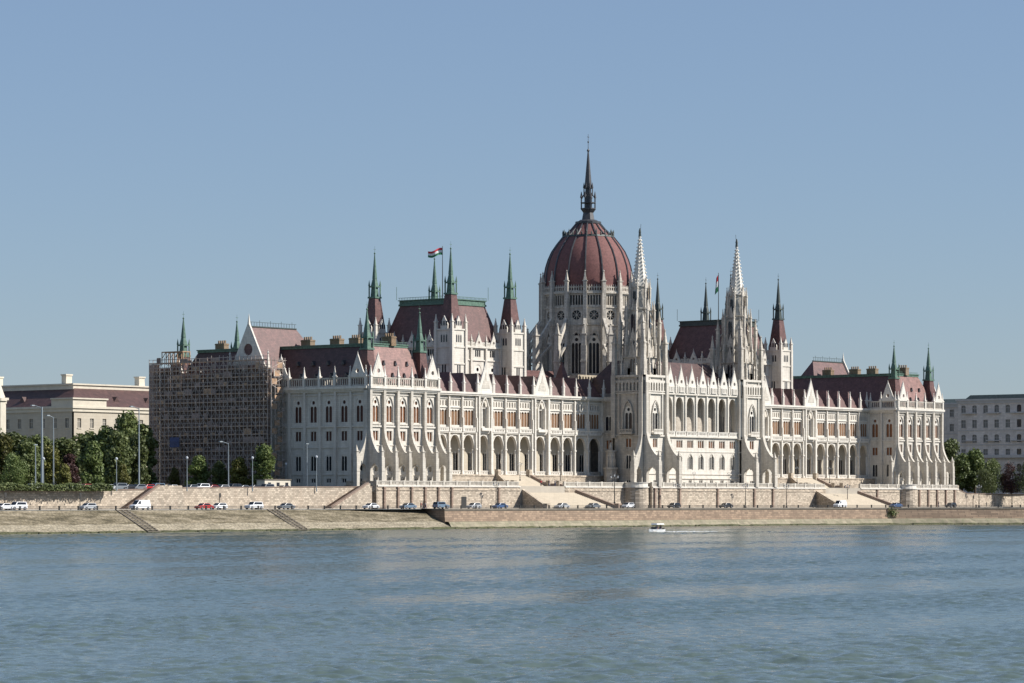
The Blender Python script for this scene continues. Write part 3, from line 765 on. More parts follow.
    for a in range(4):
        c, s_ = math.cos(a*PI/2), math.sin(a*PI/2)
        for (dist, z0, z1, wd) in ((3.32, 36.8, 40.4, 1.5), (3.2, 41.6, 45.2, 1.3), (3.0, 47.4, 52.6, 1.35), (2.36, 55.2, 58.9, 1.05)):
            for q in (-.3, .3):
                d = MB(A); pts = arch(q*wd*1.15, wd*.46, z0, z1-.8, z1, 3)
                P1 = [d.P(p[0]*c+dist*s_, p[0]*s_-dist*c, p[1]) for p in pts]; P2 = [d.P(p[0]*c+(dist-.4)*s_, p[0]*s_-(dist-.4)*c, p[1]) for p in pts]
                d.F(*P1); d.F(*reversed(P2))
                for k in range(len(pts)): d.F(P1[k], P1[(k+1) % len(pts)], P2[(k+1) % len(pts)], P2[k])
                if a != 2: part(d, 'belfry_opening', M['glass'], tw)
    s = MB(A); s.frust(0, 0, 60.2, 2.15, 73.6, .2, 8, PI/8)
    for k in range(8):
        a = PI/8+k*PI/4
        for i in range(13):
            z = 60.9+i*.98; r = 2.15-(z-60.2)*(1.95/13.4)+.08
            s.sq(r*math.cos(a), r*math.sin(a), z, .19, z+.34, .08)
    s.frust(0, 0, 73.4, .4, 73.8, .4, 8)
    sp = part(s, 'stone_spire', M['trim'], tw)
    st = MB(fr(cx, cy, 0, -1.7, mir)); st.frust(0, 0, 75.5, .42, 76.6, .3, 7); st.frust(0, 0, 76.6, .4, 77.3, .25, 7); st.frust(0, 0, 77.3, .2, 77.7, .16, 7)
    st.tube((.3, 0, 77.0), (.5, 0, 78.9), .05, 4)
    part(st, 'finial_statue', M['copper_dark'], tw)
central(); gtower(False); gtower(True)

# ---- the dome
def dome():
    DX, DY = 135.0, 36.0
    before = set(pal.children)
    A = fr(DX, DY); off = PI/16; n = 16
    b = MB(A); b.frust(0, 0, 5, 20.3, 36.2, 20.3, 16, off); b.frust(0, 0, 36.2, 20.7, 36.4, 20.7, 16, off)
    b.frust(0, 0, 36.4, 18.2, 37.2, 13.2, 16, off)
    b.box(-14, 14, -30, 25, 5, 33)
    part(b, 'drum_base', M['old_shade_stone'])
    rt = MB(A); rt.prism([(-14.4, 33), (14.4, 33), (0, 39)], -30, -14, 'y'); rt.hip(-52, -14, -11, 11, 30, 3, 10, 38.2); rt.hip(14, 52, -11, 11, 30, 3, 10, 38.2)
    part(rt, 'transept_roof', M['tile'])
    bw = MB(A); bw.box(-51, 51, -10.5, 10.5, 4.2, 30); part(bw, 'courtyard_wall', M['old_shade_stone'])
    Rd = 12.95; fw = 2*Rd*math.sin(PI/16); ap = Rd*math.cos(PI/16)
    d = MB()
    for k in range(n):
        a = k*2*PI/n                         # facet centre direction
        T = fr(DX+ap*math.cos(a), DY+ap*math.sin(a), math.degrees(a)+90); d.T = T
        holes = [arch(0, 3.2, 37.7, 46.6, 48.9, 5), circ(0, 53.9, 1.35, 12)] + [rect(-1.6+i*.8, .52, 56.7, 59.4) for i in range(5)]
        d.panel(-fw/2, fw/2, 33, 60.4, holes, .55)
        if math.cos(a-R_(218.5)) > -.2: window('drum', T, 0, 37.7)
        for (z0, z1, pr) in ((51.0, 51.3, .3), (55.9, 56.2, .3), (59.9, 60.4, .6), (49.6, 49.8, .15)): d.box(-fw/2-.05, fw/2+.05, -pr, .05, z0, z1)
        d.panel(-fw/2, fw/2, 60.4, 61.8, [rect(-1.8+i*.72, .4, 60.7, 61.5) for i in range(6)], .2, y=-.3)
        for i in range(7): d.sq(-2.1+i*.7, -.2, 61.8, .16, 62.5, 0)
        # rose spokes
        for q in range(4): d.tube((1.3*math.cos(q*PI/4), .2, 53.9+1.3*math.sin(q*PI/4)), (-1.3*math.cos(q*PI/4), .2, 53.9-1.3*math.sin(q*PI/4)), .09, 4)
        for s_ in (-1, 1): d.tube((s_*1.75, -.1, 37.7), (s_*1.75, -.1, 46.4), .14, 4); d.tube((s_*1.75, -.1, 46.4), (0, -.1, 49.6), .14, 4)
    part(d, 'drum', M['carved'])
    g = MB(A); g.frust(0, 0, 36, Rd-.75, 60.3, Rd-.75, 16, off); part(g, 'drum_glazing', M['glass'])
    # piers, pinnacles and flying buttresses on each corner
    for k in range(n):
        a = (k+.5)*2*PI/n; c, s_ = math.cos(a), math.sin(a)
        if math.cos(a-R_(218.5)) < -.55: pass
        T = fr(DX, DY, math.degrees(a)); f = MB(T)
        f.box(Rd-.4, Rd+1.1, -.55, .55, 33, 60.4); f.box(Rd-.5, Rd+1.25, -.7, .7, 51, 51.5)
        f.pinn(Rd+.6, 0, 60.4, 66.6, 1.0)
        f.box(18.6, 20.2, -.75, .75, 33, 45.2); f.pinn(19.4, 0, 45.2, 51.6, 1.3)
        f.box(18.4, 20.4, -.9, .9, 40.6, 41.0)
        f.prism([(Rd+.9, 53.2), (Rd+.9, 51.9), (15.5, 49.4), (18.0, 45.9), (18.7, 44.6), (18.7, 46.4), (17.0, 49.2)], -.4, .4, 'y')
        f.prism([(Rd+.9, 46), (Rd+.9, 45.2), (16, 43.7), (18.7, 41), (18.7, 42)], -.3, .3, 'y')
        part(f, 'flying_buttress', M['carved'])
    prof = [(60.6, 12.55), (63, 12.6), (66, 12.35), (68, 11.95), (70, 11.3), (72.2, 10.3), (74.2, 8.9), (76.4, 7.1), (78.5, 4.75), (80.3, 3.2)]
    s = MB(A); rings = []
    for z, r in prof: rings.append([s.P(r*math.cos(off+2*PI*k/64), r*math.sin(off+2*PI*k/64), z) for k in range(64)])
    for i in range(len(rings)-1):
        for k in range(64): s.F(rings[i][k], rings[i][(k+1) % 64], rings[i+1][(k+1) % 64], rings[i+1][k])
    dm = part(s, 'dome', M['dome_tile'], smooth=True)
    for k in range(16):
        a = off+2*PI*k/16; rb = MB(A); c, sn = math.cos(a), math.sin(a)
        for (z0, r0), (z1, r1) in zip(prof, prof[1:]):
            rb.tube(((r0+.1)*c, (r0+.1)*sn, z0), ((r1+.1)*c, (r1+.1)*sn, z1), .27, 5)
        part(rb, 'rib', M['lead'], dm)
    cr = MB(A); cr.frust(0, 0, 76.2, 7.5, 76.7, 7.3, 16, off)
    for k in range(32):
        a = off+2*PI*k/32; hh = 1.9 if k % 2 == 0 else 1.1
        cr.sq(7.2*math.cos(a), 7.2*math.sin(a), 76.6, .16, 76.6+hh*.5, .1); cr.sq(7.2*math.cos(a), 7.2*math.sin(a), 76.6+hh*.45, .2, 76.6+hh, 0)
    part(cr, 'crown_ring', M['copper_dark'], dm)
    l = MB(A)
    l.frust(0, 0, 80.1, 3.7, 80.7, 3.7, 16, off); l.frust(0, 0, 80.7, 3.1, 81.2, 2.4, 16, off); l.frust(0, 0, 81.2, 1.9, 83.2, 1.5, 8, off)
    l.frust(0, 0, 83.2, 1.5, 84.2, 2.25, 8, off); l.frust(0, 0, 84.2, 2.3, 84.5, 2.3, 8, off); l.frust(0, 0, 84.4, 1.0, 90, .85, 8, off)
    for k in range(8):
        a = off+k*PI/4; c, sn = math.cos(a), math.sin(a)
        l.tube((2.1*c, 2.1*sn, 84.3), (2.1*c, 2.1*sn, 87.6), .15, 5); l.sq(2.1*c, 2.1*sn, 87.4, .24, 89.3, 0)
        l.tube((2.1*c, 2.1*sn, 87.2), (1.1*c, 1.1*sn, 88.6), .13, 4)
        l.tube((1.3*c, 1.3*sn, 88), (1.3*c, 1.3*sn, 90.2), .12, 4); l.sq(1.3*c, 1.3*sn, 90.2, .2, 91.8, 0)
    l.frust(0, 0, 85.9, 2.3, 86.1, 2.3, 8, off)
    part(l, 'lantern', M['lead'], dm)
    t = MB(A); t.frust(0, 0, 90, 1.25, 90.5, 1.35, 8, off); t.frust(0, 0, 90.5, 1.1, 100.4, .2, 8, off)
    t.frust(0, 0, 100.2, .15, 100.7, .42, 8); t.frust(0, 0, 100.7, .42, 101.2, .12, 8); t.frust(0, 0, 101.2, .09, 105.3, .05, 5)
    t.frust(0, 0, 102.8, .1, 103.1, .26, 6); t.frust(0, 0, 103.1, .26, 103.4, .08, 6); t.box(-.45, .45, -.04, .04, 104.4, 104.55)
    part(t, 'spire', M['lead'], dm)
    # turret roof at the foot of the drum and lit gallery
    for o in set(pal.children)-before: o.scale = (1, 1, 1.0145); o.location.z += -.0145*36+ (.0145*0)
    turret(98.5, 17.0, 0, 0, 0, 31.5, 2.2, 39.8, .15, 40.2, 42.2, False, 'copper_dark', 'tile', False)
    y = MB(fr(113, 18, 0)); y.panel(-6, 6, 33.4, 36.6, [arch(-5+i*1.25, .8, 33.7, 35.6, 36.2, 3) for i in range(9)], .5); y.box(-6, 6, .6, 3, 33, 36.5)
    part(y, 'gallery', M['gold'])
dome()

# ================================================================== TERRACE, WALLS, STAIRS, QUAY
YT = -4.9; YC = -9.9; XA, XB = 103.6, 163.4
def sheet(name, pts, z, mat, kind='structure', th=None):
    b = MB(); ids = [b.P(x, y, z) for x, y in pts]; b.F(*ids)
    if th is not None:
        lo = [b.P(x, y, th) for x, y in pts]; n = len(pts)
        for k in range(n): b.F(ids[k], ids[(k+1) % n], lo[(k+1) % n], lo[k])
    o = b.build(name, mat); tag(o, kind=kind); return o
terr = [(-2.4, YT+.02), (XA, YT+.02), (XA, YC+.02), (XB, YC+.02), (XB, YT+.02), (269.4, YT+.02), (269.4, 6), (-2.4, 6)]
sheet('terrace', terr, Z0-.02, M['pave'], th=0.1)
WATER = -4.7
SH = [(-900, -150), (-420, -84), (-200, -52), (-160, -46), (-100, -39.5), (-30, -34), (26, -31), (50, -30.5), (100, -30.5), (140, -32), (180, -38), (215, -60), (330, -120), (900, -400)]
def shore_y(x):
    for (a, b), (c, d) in zip(SH, SH[1:]):
        if a <= x <= c: return b+(d-b)*(x-a)/(c-a)
XS = xat(431, -26.0)      # where the sloped bank ends and the upright quay wall starts
def edge_y(x, slope):
    return shore_y(x)+(9.5 if slope else 2.6)
xs_l = [-900, -420, -300, -200, -160, -130, -100, -65, -30, -5, XS]; xs_r = [XS, 30, 50, 75, 100, 140, 180, 215, 330, 450, 900]
# road along the quay
road = [(x, edge_y(x, True)) for x in xs_l]+[(x, edge_y(x, False)) for x in xs_r]+[(900, -4), (-900, -4)]
sheet('quay_road', road, 0.0, M['asphalt'])
pv = MB()
for (xa, xb) in ((-200, -19), (-2, XA-2), (XA+2, XB-2), (XB+2, 330)):
    yy = YC if XA <= (xa+xb)/2 <= XB else YT
    pv.box(xa, xb, yy-2.4, yy-.3, .004, .13)
tag(pv.build('pavement', M['pave']), kind='structure')
ml = MB()
for i in range(90):
    x = -200+i*6; ml.box(x, x+2.5, -17.06, -16.94, .004, .01)
tag(ml.build('lane_marking', M['white']), kind='structure')
# sloped embankment
def ground_mat(name, stops, scale, bumpd):
    m, nt, b = nodes(name); tc = nt.nodes.new('ShaderNodeTexCoord')
    mp = N(nt, 'ShaderNodeMapping'); mp.inputs['Scale'].default_value = (.25, 1, 2.2); nt.links.new(tc.outputs['Object'], mp.inputs[0])
    n = N(nt, 'ShaderNodeTexNoise', Scale=scale, Detail=9.0, Roughness=0.75); nt.links.new(mp.outputs[0], n.inputs['Vector'])
    v = N(nt, 'ShaderNodeTexVoronoi', Scale=1.6); nt.links.new(tc.outputs['Object'], v.inputs['Vector'])
    c = ramp(nt, n.outputs[0], stops)
    vv = ramp(nt, v.outputs['Distance'], [(0.1, (1.1,)*3), (0.6, (.62,)*3)])
    nt.links.new(mixc(nt, .8, c, vv, 'MULTIPLY'), b.inputs['Base Color']); b.inputs['Roughness'].default_value = .95
    bp = N(nt, 'ShaderNodeBump', Strength=.8, Distance=bumpd); nt.links.new(v.outputs['Distance'], bp.inputs['Height']); nt.links.new(bp.outputs[0], b.inputs['Normal'])
    return m
M['bank'] = ground_mat('stone_bank', [(.38, (.085, .07, .038)), (.5, (.21, .175, .11)), (.6, (.34, .285, .2))], .6, .25)
M['riprap'] = ground_mat('riprap', [(.35, (.2, .17, .115)), (.5, (.36, .31, .22)), (.65, (.46, .4, .3))], .8, .3)
M['wetstone'] = ground_mat('wet_algae_stone', [(.3, (.05, .055, .025)), (.6, (.11, .11, .05)), (.8, (.2, .19, .1))], .8, .2)
def strip(name, f0, f1, f2, f3, mats, xs):
    random.seed(3)
    b = MB(); X = []
    for a, c in zip(xs, xs[1:]):
        n = max(1, int((c-a)/2.0)) if a > -260 and c < 400 else 1
        X += [a+(c-a)*i/n for i in range(n)]
    X.append(xs[-1])
    rows = []
    for x in X:
        rows.append([b.P(x, *f(x)) for f in (f0, f1, f2, f3)])
    for r0, r1 in zip(rows, rows[1:]):
        for k in range(3):
            b.mi = k; b.F(r0[k], r1[k], r1[k+1], r0[k+1])
    return b.build(name, mats)
def jit(s): return random.uniform(-s, s)
o = strip('embankment', lambda x: (edge_y(x, True)+.05, -.05), lambda x: (shore_y(x)+3.6+jit(.2), -2.9+jit(.08)), lambda x: (shore_y(x)+.6+jit(.25), -4.25+jit(.12)),
          lambda x: (shore_y(x)-2.5, -6.2), [M['bank'], M['riprap'], M['wetstone']], xs_l)
tag(o, kind='structure')
# rubble ledge at foot of the quay wall
o = strip('quay_ledge', lambda x: (edge_y(x, False)-.02, -2.95), lambda x: (shore_y(x)+1.3+jit(.1), -3.05+jit(.05)), lambda x: (shore_y(x)+.5+jit(.25), -4.3+jit(.12)),
          lambda x: (shore_y(x)-2.5, -6.4), [M['ledge'], M['ledge'], M['wetstone']], xs_r)
tag(o, kind='structure')
st_ = MB(); random.seed(12)
for i in range(1400):
    x = random.uniform(-230, 380)
    y = shore_y(x)+random.uniform(-.3, 1.0); r = random.uniform(.12, .42)
    st_.frust(x, y, WATER-.3, r*1.2, WATER+r*random.uniform(.3, 1.1), r*.5, 5, random.random()*3)
tag(st_.build('shore_rubble', M['wetstone']), 'dark wet rubble stones along the foot of the bank', 'rubble', kind='stuff')
# quay wall
qw = MB()
X = xs_r
for a, c in zip(X, X[1:]):
    ya, yc_ = edge_y(a, False), edge_y(c, False)
    P_ = [qw.P(a, ya, -.35), qw.P(c, yc_, -.35), qw.P(c, yc_-.25, -3.2), qw.P(a, ya-.25, -3.2)]; qw.F(*P_)
P_ = [qw.P(XS, edge_y(XS, False), -.35), qw.P(XS, edge_y(XS, False)-.25, -3.2), qw.P(XS, edge_y(XS, False)-.25, -6), qw.P(XS, edge_y(XS, True)+4, -6), qw.P(XS, edge_y(XS, True)+4, -.35)]; qw.F(*P_)
qroot = qw.build('quay_wall', M['quay'])
tag(qroot, 'upright brown block quay wall rising from the water, right of the sloped bank', 'quay wall')
cp = MB()
for a, c in zip(X, X[1:]):
    ya, yc_ = edge_y(a, False), edge_y(c, False)
    for z0, z1, p in ((-.36, .12, .14),):
        A0 = [cp.P(a, ya-p, z0), cp.P(c, yc_-p, z0), cp.P(c, yc_+.7, z0), cp.P(a, ya+.7, z0)]; A1 = [cp.P(a, ya-p, z1), cp.P(c, yc_-p, z1), cp.P(c, yc_+.7, z1), cp.P(a, ya+.7, z1)]
        cp.F(*A0); cp.F(*A1)
        for k in range(4): cp.F(A0[k], A0[(k+1) % 4], A1[(k+1) % 4], A1[k])
cp.box(XS-.15, XS+.7, edge_y(XS, False)-.1, edge_y(XS, True)+.3, -.36, .12)
cp.build('coping', M['concrete'], qroot)
# railings
def railing(xs, slope, label, name='guard_rail'):
    r = empty(name, (xs[0], edge_y(xs[0], slope)+.3, 0)); tag(r, label, 'railing')
    b = MB(fr(-xs[0], -(edge_y(xs[0], slope)+.3)))
    pts = []
    x = xs[0]
    while x <= xs[1]: pts.append((x, edge_y(x, slope)+.3)); x += 6.0
    for p, q in zip(pts, pts[1:]):
        for z in (.35, .7): b.tube((p[0], p[1], z), (q[0], q[1], z), .07, 4)
    b.build('rail', M['iron'], r)
    pm = MB(); pm.box(-.14, .14, -.14, .14, 0, .8); pm.box(-.18, .18, -.18, .18, .8, .88)
    first = pm.build('post', M['iron'], r); first.location = (pts[0][0]-xs[0], 0, 0)
    for p in pts[1:]:
        c = first.copy(); col.objects.link(c); c.parent = r; c.location = (p[0]-xs[0], p[1]-(edge_y(xs[0], slope)+.3), 0)
railing((-230, XS-1), True, 'low dark railing with stubby posts along the top of the sloped bank')
railing((XS+1, 400), False, 'low dark railing with stubby posts along the top of the brown quay wall')
# boat slip rails on the sloped bank
def slip(px, lab):
    x = xat(px, -26)
    b = MB()
    for i in range(3):
        xx = x+i*1.7
        b.tube((xx, edge_y(xx, True), .02), (xx+.2, shore_y(xx)+.2, -4.45), .17, 4)
    for i in range(14):
        t = i/13; y = edge_y(x, True)+(shore_y(x)-edge_y(x, True))*t; b.box(x-.1, x+3.6, y-.1, y+.1, -4.45*t-.08, -4.45*t+.06)
    o = b.build('slip_rail', M['concrete']); tag(o, lab, 'rails')
slip(97, 'pair of narrow rails running down the sloped bank below the small white car')
slip(263, 'pair of narrow rails running down the sloped bank below the white off-roader')

# retaining walls
def pilasters(T, us, z1, name='pilaster'):
    for u in us:
        b = MB(T); b.box(u-.3, u+.3, -.42, 0, 0, z1); b.box(u-.42, u+.42, -.5, .1, z1-.3, z1)
        yield b
def twall(x0, x1, y, label, pil=(), door=()):
    w = MB(); w.box(x0, x1, y, y+.6, 0, Z0-.05)
    w.box(x0, x1, y-.14, y+.02, Z0-1.25, Z0-1.0)
    root = w.build('terrace_wall', M['ret']); tag(root, label, 'wall')
    c = MB(); c.box(x0, x1, y-.2, y+.7, Z0-.35, Z0-.02); c.build('coping', M['trim'], root)
    segs = []; n = max(1, round((x1-x0)/BAY)); d = (x1-x0)/n
    b = MB()
    for i in range(n):
        a, e = x0+i*d, x0+(i+1)*d
        b.panel(a+.35, e-.35, Z0-.02, Z0+1.05, slots(a+.45, e-.45, Z0+.2, Z0+.8, .5, .26), .22, y=y+.1); b.box(a+.3, e-.3, y+.02, y+.42, Z0+.9, Z0+1.1)
        b.box(a-.38, a+.38, y-.05, y+.5, Z0-.02, Z0+1.25)
    b.build('balustrade', M['fin'], root)
    for bb in pilasters(fr(0, y), pil, Z0-.4): bb.build('pilaster', M['brown'], root)
    for u in door:
        q = MB(); q.box(u-1.0, u+1.0, y-.05, y+.02, 0, 3.0); q.build('doorway', M['iron'], root)
    return root
XL0, XL1 = CX-61.5-7.5, CX-61.5+7.5     # left stair top, 15 m wide
LX0, LX1 = xat(520, YT), xat(565, YT)
pl = [BAY*i for i in range(6)]
twall(-2.4, LX0, YT, 'pale terrace wall with brown piers under the left buttressed pavilion', pl+[44.2], (30.5,))
twall(LX1, XA, YT, 'short pale terrace wall between the left staircase and the round bastion', ())
twall(XA, XB, YC, 'projecting pale terrace wall below the open central loggia', [XA+.8, 106.55, 115.75, CX, MX-115.75, MX-106.55])
twall(XB, MX-LX1, YT, 'short pale terrace wall left of the right staircase', [MX-98])
twall(MX-LX0, 269.4, YT, 'pale terrace wall with brown piers under the right buttressed pavilion', [MX-v for v in pl]+[MX-44.2])
for (x, y0, y1, sgn) in ((-2.4, YT, 5, 1), (XA, YC, YT, 1), (269.4, YT, 5, 1), (XB, YC, YT, 1)):
    b = MB(); b.box(x-.3, x+.3, y0+.02, y1, 0, Z0-.03); b.box(x-.4, x+.4, y0+.02, y1, Z0-.03, Z0+1.0)
    tag(b.build('terrace_wall', M['ret']), {(-2.4): 'end of the pale terrace wall facing the trees on the left', XA: 'shaded side of the projecting central terrace wall, beside the round bastion',
        269.4: 'end of the pale terrace wall by the trees on the right', XB: 'hidden right side of the projecting central terrace wall'}[x], 'wall')
# round bastions
for (x, lab) in ((XA-2.6, 'round pale stone bastion in the corner left of the central terrace'), (239.6, 'round pale stone bastion left of the right pavilion')):
    yb = YT-1.2 if x < 200 else YT+.6
    b = MB(); b.frust(x, yb, 0, 3.6, Z0-.3, 3.5, 20); root = b.build('bastion', M['ret']); tag(root, lab, 'bastion')
    c = MB(); c.frust(x, yb, Z0-.3, 3.75, Z0, 3.75, 20); c.frust(x, yb, Z0, 3.4, Z0+1.0, 3.4, 20); c.frust(x, yb, Z0+1.0, 3.6, Z0+1.15, 3.6, 20)
    c.build('parapet', M['trim'], root)
# great staircases: flared, two flights
def stair(mir, label):
    T = fr(0, 0, 0, 0, mir)
    xc = (xat(508, 4)+xat(538, 4))/2
    root = empty('stone_staircase', (0, 0, 0)); tag(root, label, 'staircase')
    # levels: top z 8.7 at y=7.6 half 6.5 ; landing Z0 y=-2 ; foot z 0 y=-15 half 15
    def half(y): t = (7.6-y)/(7.6+15.5); return 6.4+8.6*t
    b = MB(T)
    prof = []
    y = 7.6; z = 8.7; N1 = 17
    for i in range(N1): prof.append((y, z)); z -= (8.7-Z0)/N1; prof.append((y, z)); y -= 5.2/N1
    ya = y; y -= 3.2; N2 = 34; d2 = (15.5+y)/N2
    for i in range(N2): prof.append((y, z)); z -= Z0/N2; prof.append((y, max(z, 0.01))); y -= d2
    prof.append((y, 0.01))
    # shear the centre line a little so the flight matches the flare on each side
    L = [(b.P(xc-half(p[0])*.98, p[0], p[1]), b.P(xc+half(p[0])*.98, p[0], p[1])) for p in prof]
    for (a, c), (e, f) in zip(L, L[1:]): b.F(a, c, f, e)
    b.build('steps', M['steps'], root)
    for s_ in (-1, 1):
        k = MB(T)
        seg = [(7.6, 9.35), (ya, Z0+.75), (ya-3.2, Z0+.75), (-15.6, .75)]
        for (y0, z0), (y1, z1) in zip(seg, seg[1:]):
            x0, x1 = xc+s_*half(y0), xc+s_*half(y1)
            A0 = [k.P(x0-.45, y0, 0), k.P(x0+.45, y0, 0), k.P(x1+.45, y1, 0), k.P(x1-.45, y1, 0)]
            A1 = [k.P(x0-.45, y0, z0), k.P(x0+.45, y0, z0), k.P(x1+.45, y1, z1), k.P(x1-.45, y1, z1)]
            k.F(*A0); k.F(*A1)
            for j in range(4): k.F(A0[j], A0[(j+1) % 4], A1[(j+1) % 4], A1[j])
        x1 = xc+s_*half(-15.6); k.box(x1-.7, x1+.7, -16.4, -15.1, 0, 1.3)
        k.build('cheek_wall', M['brown'] if s_*(-1 if mir else 1) > 0 else M['ret'], root)  # right cheek coloured brown to carry the shade of its left-facing side
        for yy in (ya-.4, ya-2.8, 7.2):
            x = xc+s_*half(yy); q = MB(T); q.box(x-.6, x+.6, yy-.6, yy+.6, 0 if yy < 7 else 6, (Z0 if yy < 7 else 8.7)+1.5); q.build('pedestal', M['ret'], root)
    return root, xc
sl, XCL = stair(False, 'broad flared stone staircase between the left pavilion and the central block')
sr, _ = stair(True, 'broad flared stone staircase right of the second white tower')

# lower retaining walls beside the palace
def rwall(pts, label, mat='ret', zb=0.0):
    b = MB()
    for (x0, y0, z0), (x1, y1, z1) in zip(pts, pts[1:]):
        A = [b.P(x0, y0, zb), b.P(x1, y1, zb), b.P(x1, y1, z1), b.P(x0, y0, z0)]; B_ = [b.P(x0, y0+.7, zb), b.P(x1, y1+.7, zb), b.P(x1, y1+.7, z1), b.P(x0, y0+.7, z0)]
        b.F(*A); b.F(*reversed(B_)); b.F(A[3], A[2], B_[2], B_[3]); b.F(A[0], A[3], B_[3], B_[0]); b.F(A[1], A[2], B_[2], B_[1])
    root = b.build('retaining_wall', M[mat]); tag(root, label, 'wall')
    c = MB()
    for (x0, y0, z0), (x1, y1, z1) in zip(pts, pts[1:]):
        A = [c.P(x0, y0-.12, z0), c.P(x1, y1-.12, z1), c.P(x1, y1+.8, z1), c.P(x0, y0+.8, z0)]; B_ = [c.P(x0, y0-.12, z0+.18), c.P(x1, y1-.12, z1+.18), c.P(x1, y1+.8, z1+.18), c.P(x0, y0+.8, z0+.18)]
        c.F(*A); c.F(*B_)
        for k in range(4): c.F(A[k], A[(k+1) % 4], B_[(k+1) % 4], B_[k])
    c.build('coping', M['brown'], root)
def wp(px, py, y): x = xat(px, y); return (x, y, zat(py, x, y))
YR = -4.6
rwall([(-900, -30, 3.6), (-420, -22, 3.6), (-230, -10.5, 3.9), wp(0, 491.5, YR), wp(75, 491, YR), wp(150, 489.5, YR), wp(187, 488, YR), wp(300, 487.3, YR), wp(372, 487.0, YR)], 'long pale rubble retaining wall below the trees and parked cars on the left')
rwall([(269.6, YT+.4, 5.6), (274.5, YT+.2, 4.2), (300, YT, 4.0), (340, -8, 3.9), (500, -30, 3.9), (900, -90, 3.9)], 'long pale rubble retaining wall under the trees on the right')
# stairs along the wall, descending left
def side_stair(px0, px1, ytop, y, label, flat=None):
    xa, xb = xat(px0, y), xat(px1, y); zt = zat(ytop, xb, y)
    xc = xat(flat, y) if flat else xb+.5
    b = MB(); b.prism([(xa, 0), (xa, .25), (xb, zt), (xc, zt), (xc+(1.5 if flat else 0), 0)], y, y+.6, 'y')
    root = b.build('side_staircase', M['ret']); tag(root, label, 'staircase')
    s = MB(); n = 28
    pts = []
    for i in range(n):
        x = xa-1.2+(xb-xa)*i/n; z = (zt-.6)*i/n; pts += [(x, z), (x, z+(zt-.6)/n)]
    poly = [(xa-1.2, 0)]+pts+[(xb, zt-.6), (xb, 0)]
    s.prism(poly, y+.62, y+2.3, 'y'); s.build('steps', M['brown'], root)
    c = MB(); c.prism([(xa-.6, .1), (xa-.6, .55), (xb-.2, zt+.3), (xb, zt)], y-.1, y+.7, 'y'); c.build('coping', M['brown'], root)
YS = -7.0
side_stair(130, 160, 485.5, YS, 'narrow wall staircase behind the white van, descending to the left', flat=182)
side_stair(333, 369, 483.5, -6.9, 'narrow wall staircase descending left from the corner of the left pavilion')
for (px, h) in ((28, 0), (80, 0), (219, 1)):
    pass

# ground behind, city ground to the horizon, water
gp = [(-6000, -200), (-900, -29), (-420, -21), (-230, -9.8), (xat(0, YR), YR+.3), (-2.2, YR+.3), (-2.2, 6), (269.2, 6), (269.2, -4.3), (340, -7.6), (900, -119), (6000, -1300), (9000, 9000), (-6000, 9000)]
M['earth'] = simple('earth', (0.09, 0.09, 0.055), 0.95, 0.3, 0.1)
sheet('upper_ground', gp, 4.15, M['earth'])
up = MB(); up.box(-230, -2.6, -3.6, 2.5, 4.154, 4.2)
tag(up.build('upper_road', M['asphalt']), kind='structure')
m, nt, b = nodes('river_water')
b.inputs['Roughness'].default_value = 0.06; b.inputs['IOR'].default_value = 1.33
tc = nt.nodes.new('ShaderNodeTexCoord')
rot = N(nt, 'ShaderNodeMapping'); rot.inputs['Rotation'].default_value = (0, 0, R_(38.9)); nt.links.new(tc.outputs['Object'], rot.inputs[0])
def wn(scale, sx, sy, detail=4.0, rough=.6):
    mp = N(nt, 'ShaderNodeMapping'); mp.inputs['Scale'].default_value = (sx, sy, 1); nt.links.new(rot.outputs[0], mp.inputs[0])
    n = N(nt, 'ShaderNodeTexNoise', Scale=scale, Detail=detail, Roughness=rough); nt.links.new(mp.outputs[0], n.inputs['Vector']); return n
def vm(op, a, b_):
    v = N(nt, 'ShaderNodeVectorMath', operation=op)
    for i, q in enumerate((a, b_)):
        if isinstance(q, tuple): v.inputs[i].default_value = q
        else: nt.links.new(q, v.inputs[i])
    return v.outputs[0]
big = wn(.02, 1, .5, 5, .6)
fine = vm('SUBTRACT', wn(4.0, 1, 1.0, 4, .7).outputs['Color'], (.5, .5, .5))
slope = vm('MULTIPLY', fine, (.7, .7, 0))
geo = nt.nodes.new('ShaderNodeNewGeometry')
nrm = N(nt, 'ShaderNodeVectorMath', operation='NORMALIZE'); nt.links.new(vm('ADD', slope, geo.outputs['Normal']), nrm.inputs[0])
nt.links.new(nrm.outputs[0], b.inputs['Normal'])
nt.links.new(ramp(nt, big.outputs[0], [(.3, (.075, .115, .108)), (.7, (.10, .132, .118))]), b.inputs['Base Color'])
b.inputs['Roughness'].default_value = .12
M['water'] = m
import numpy as np
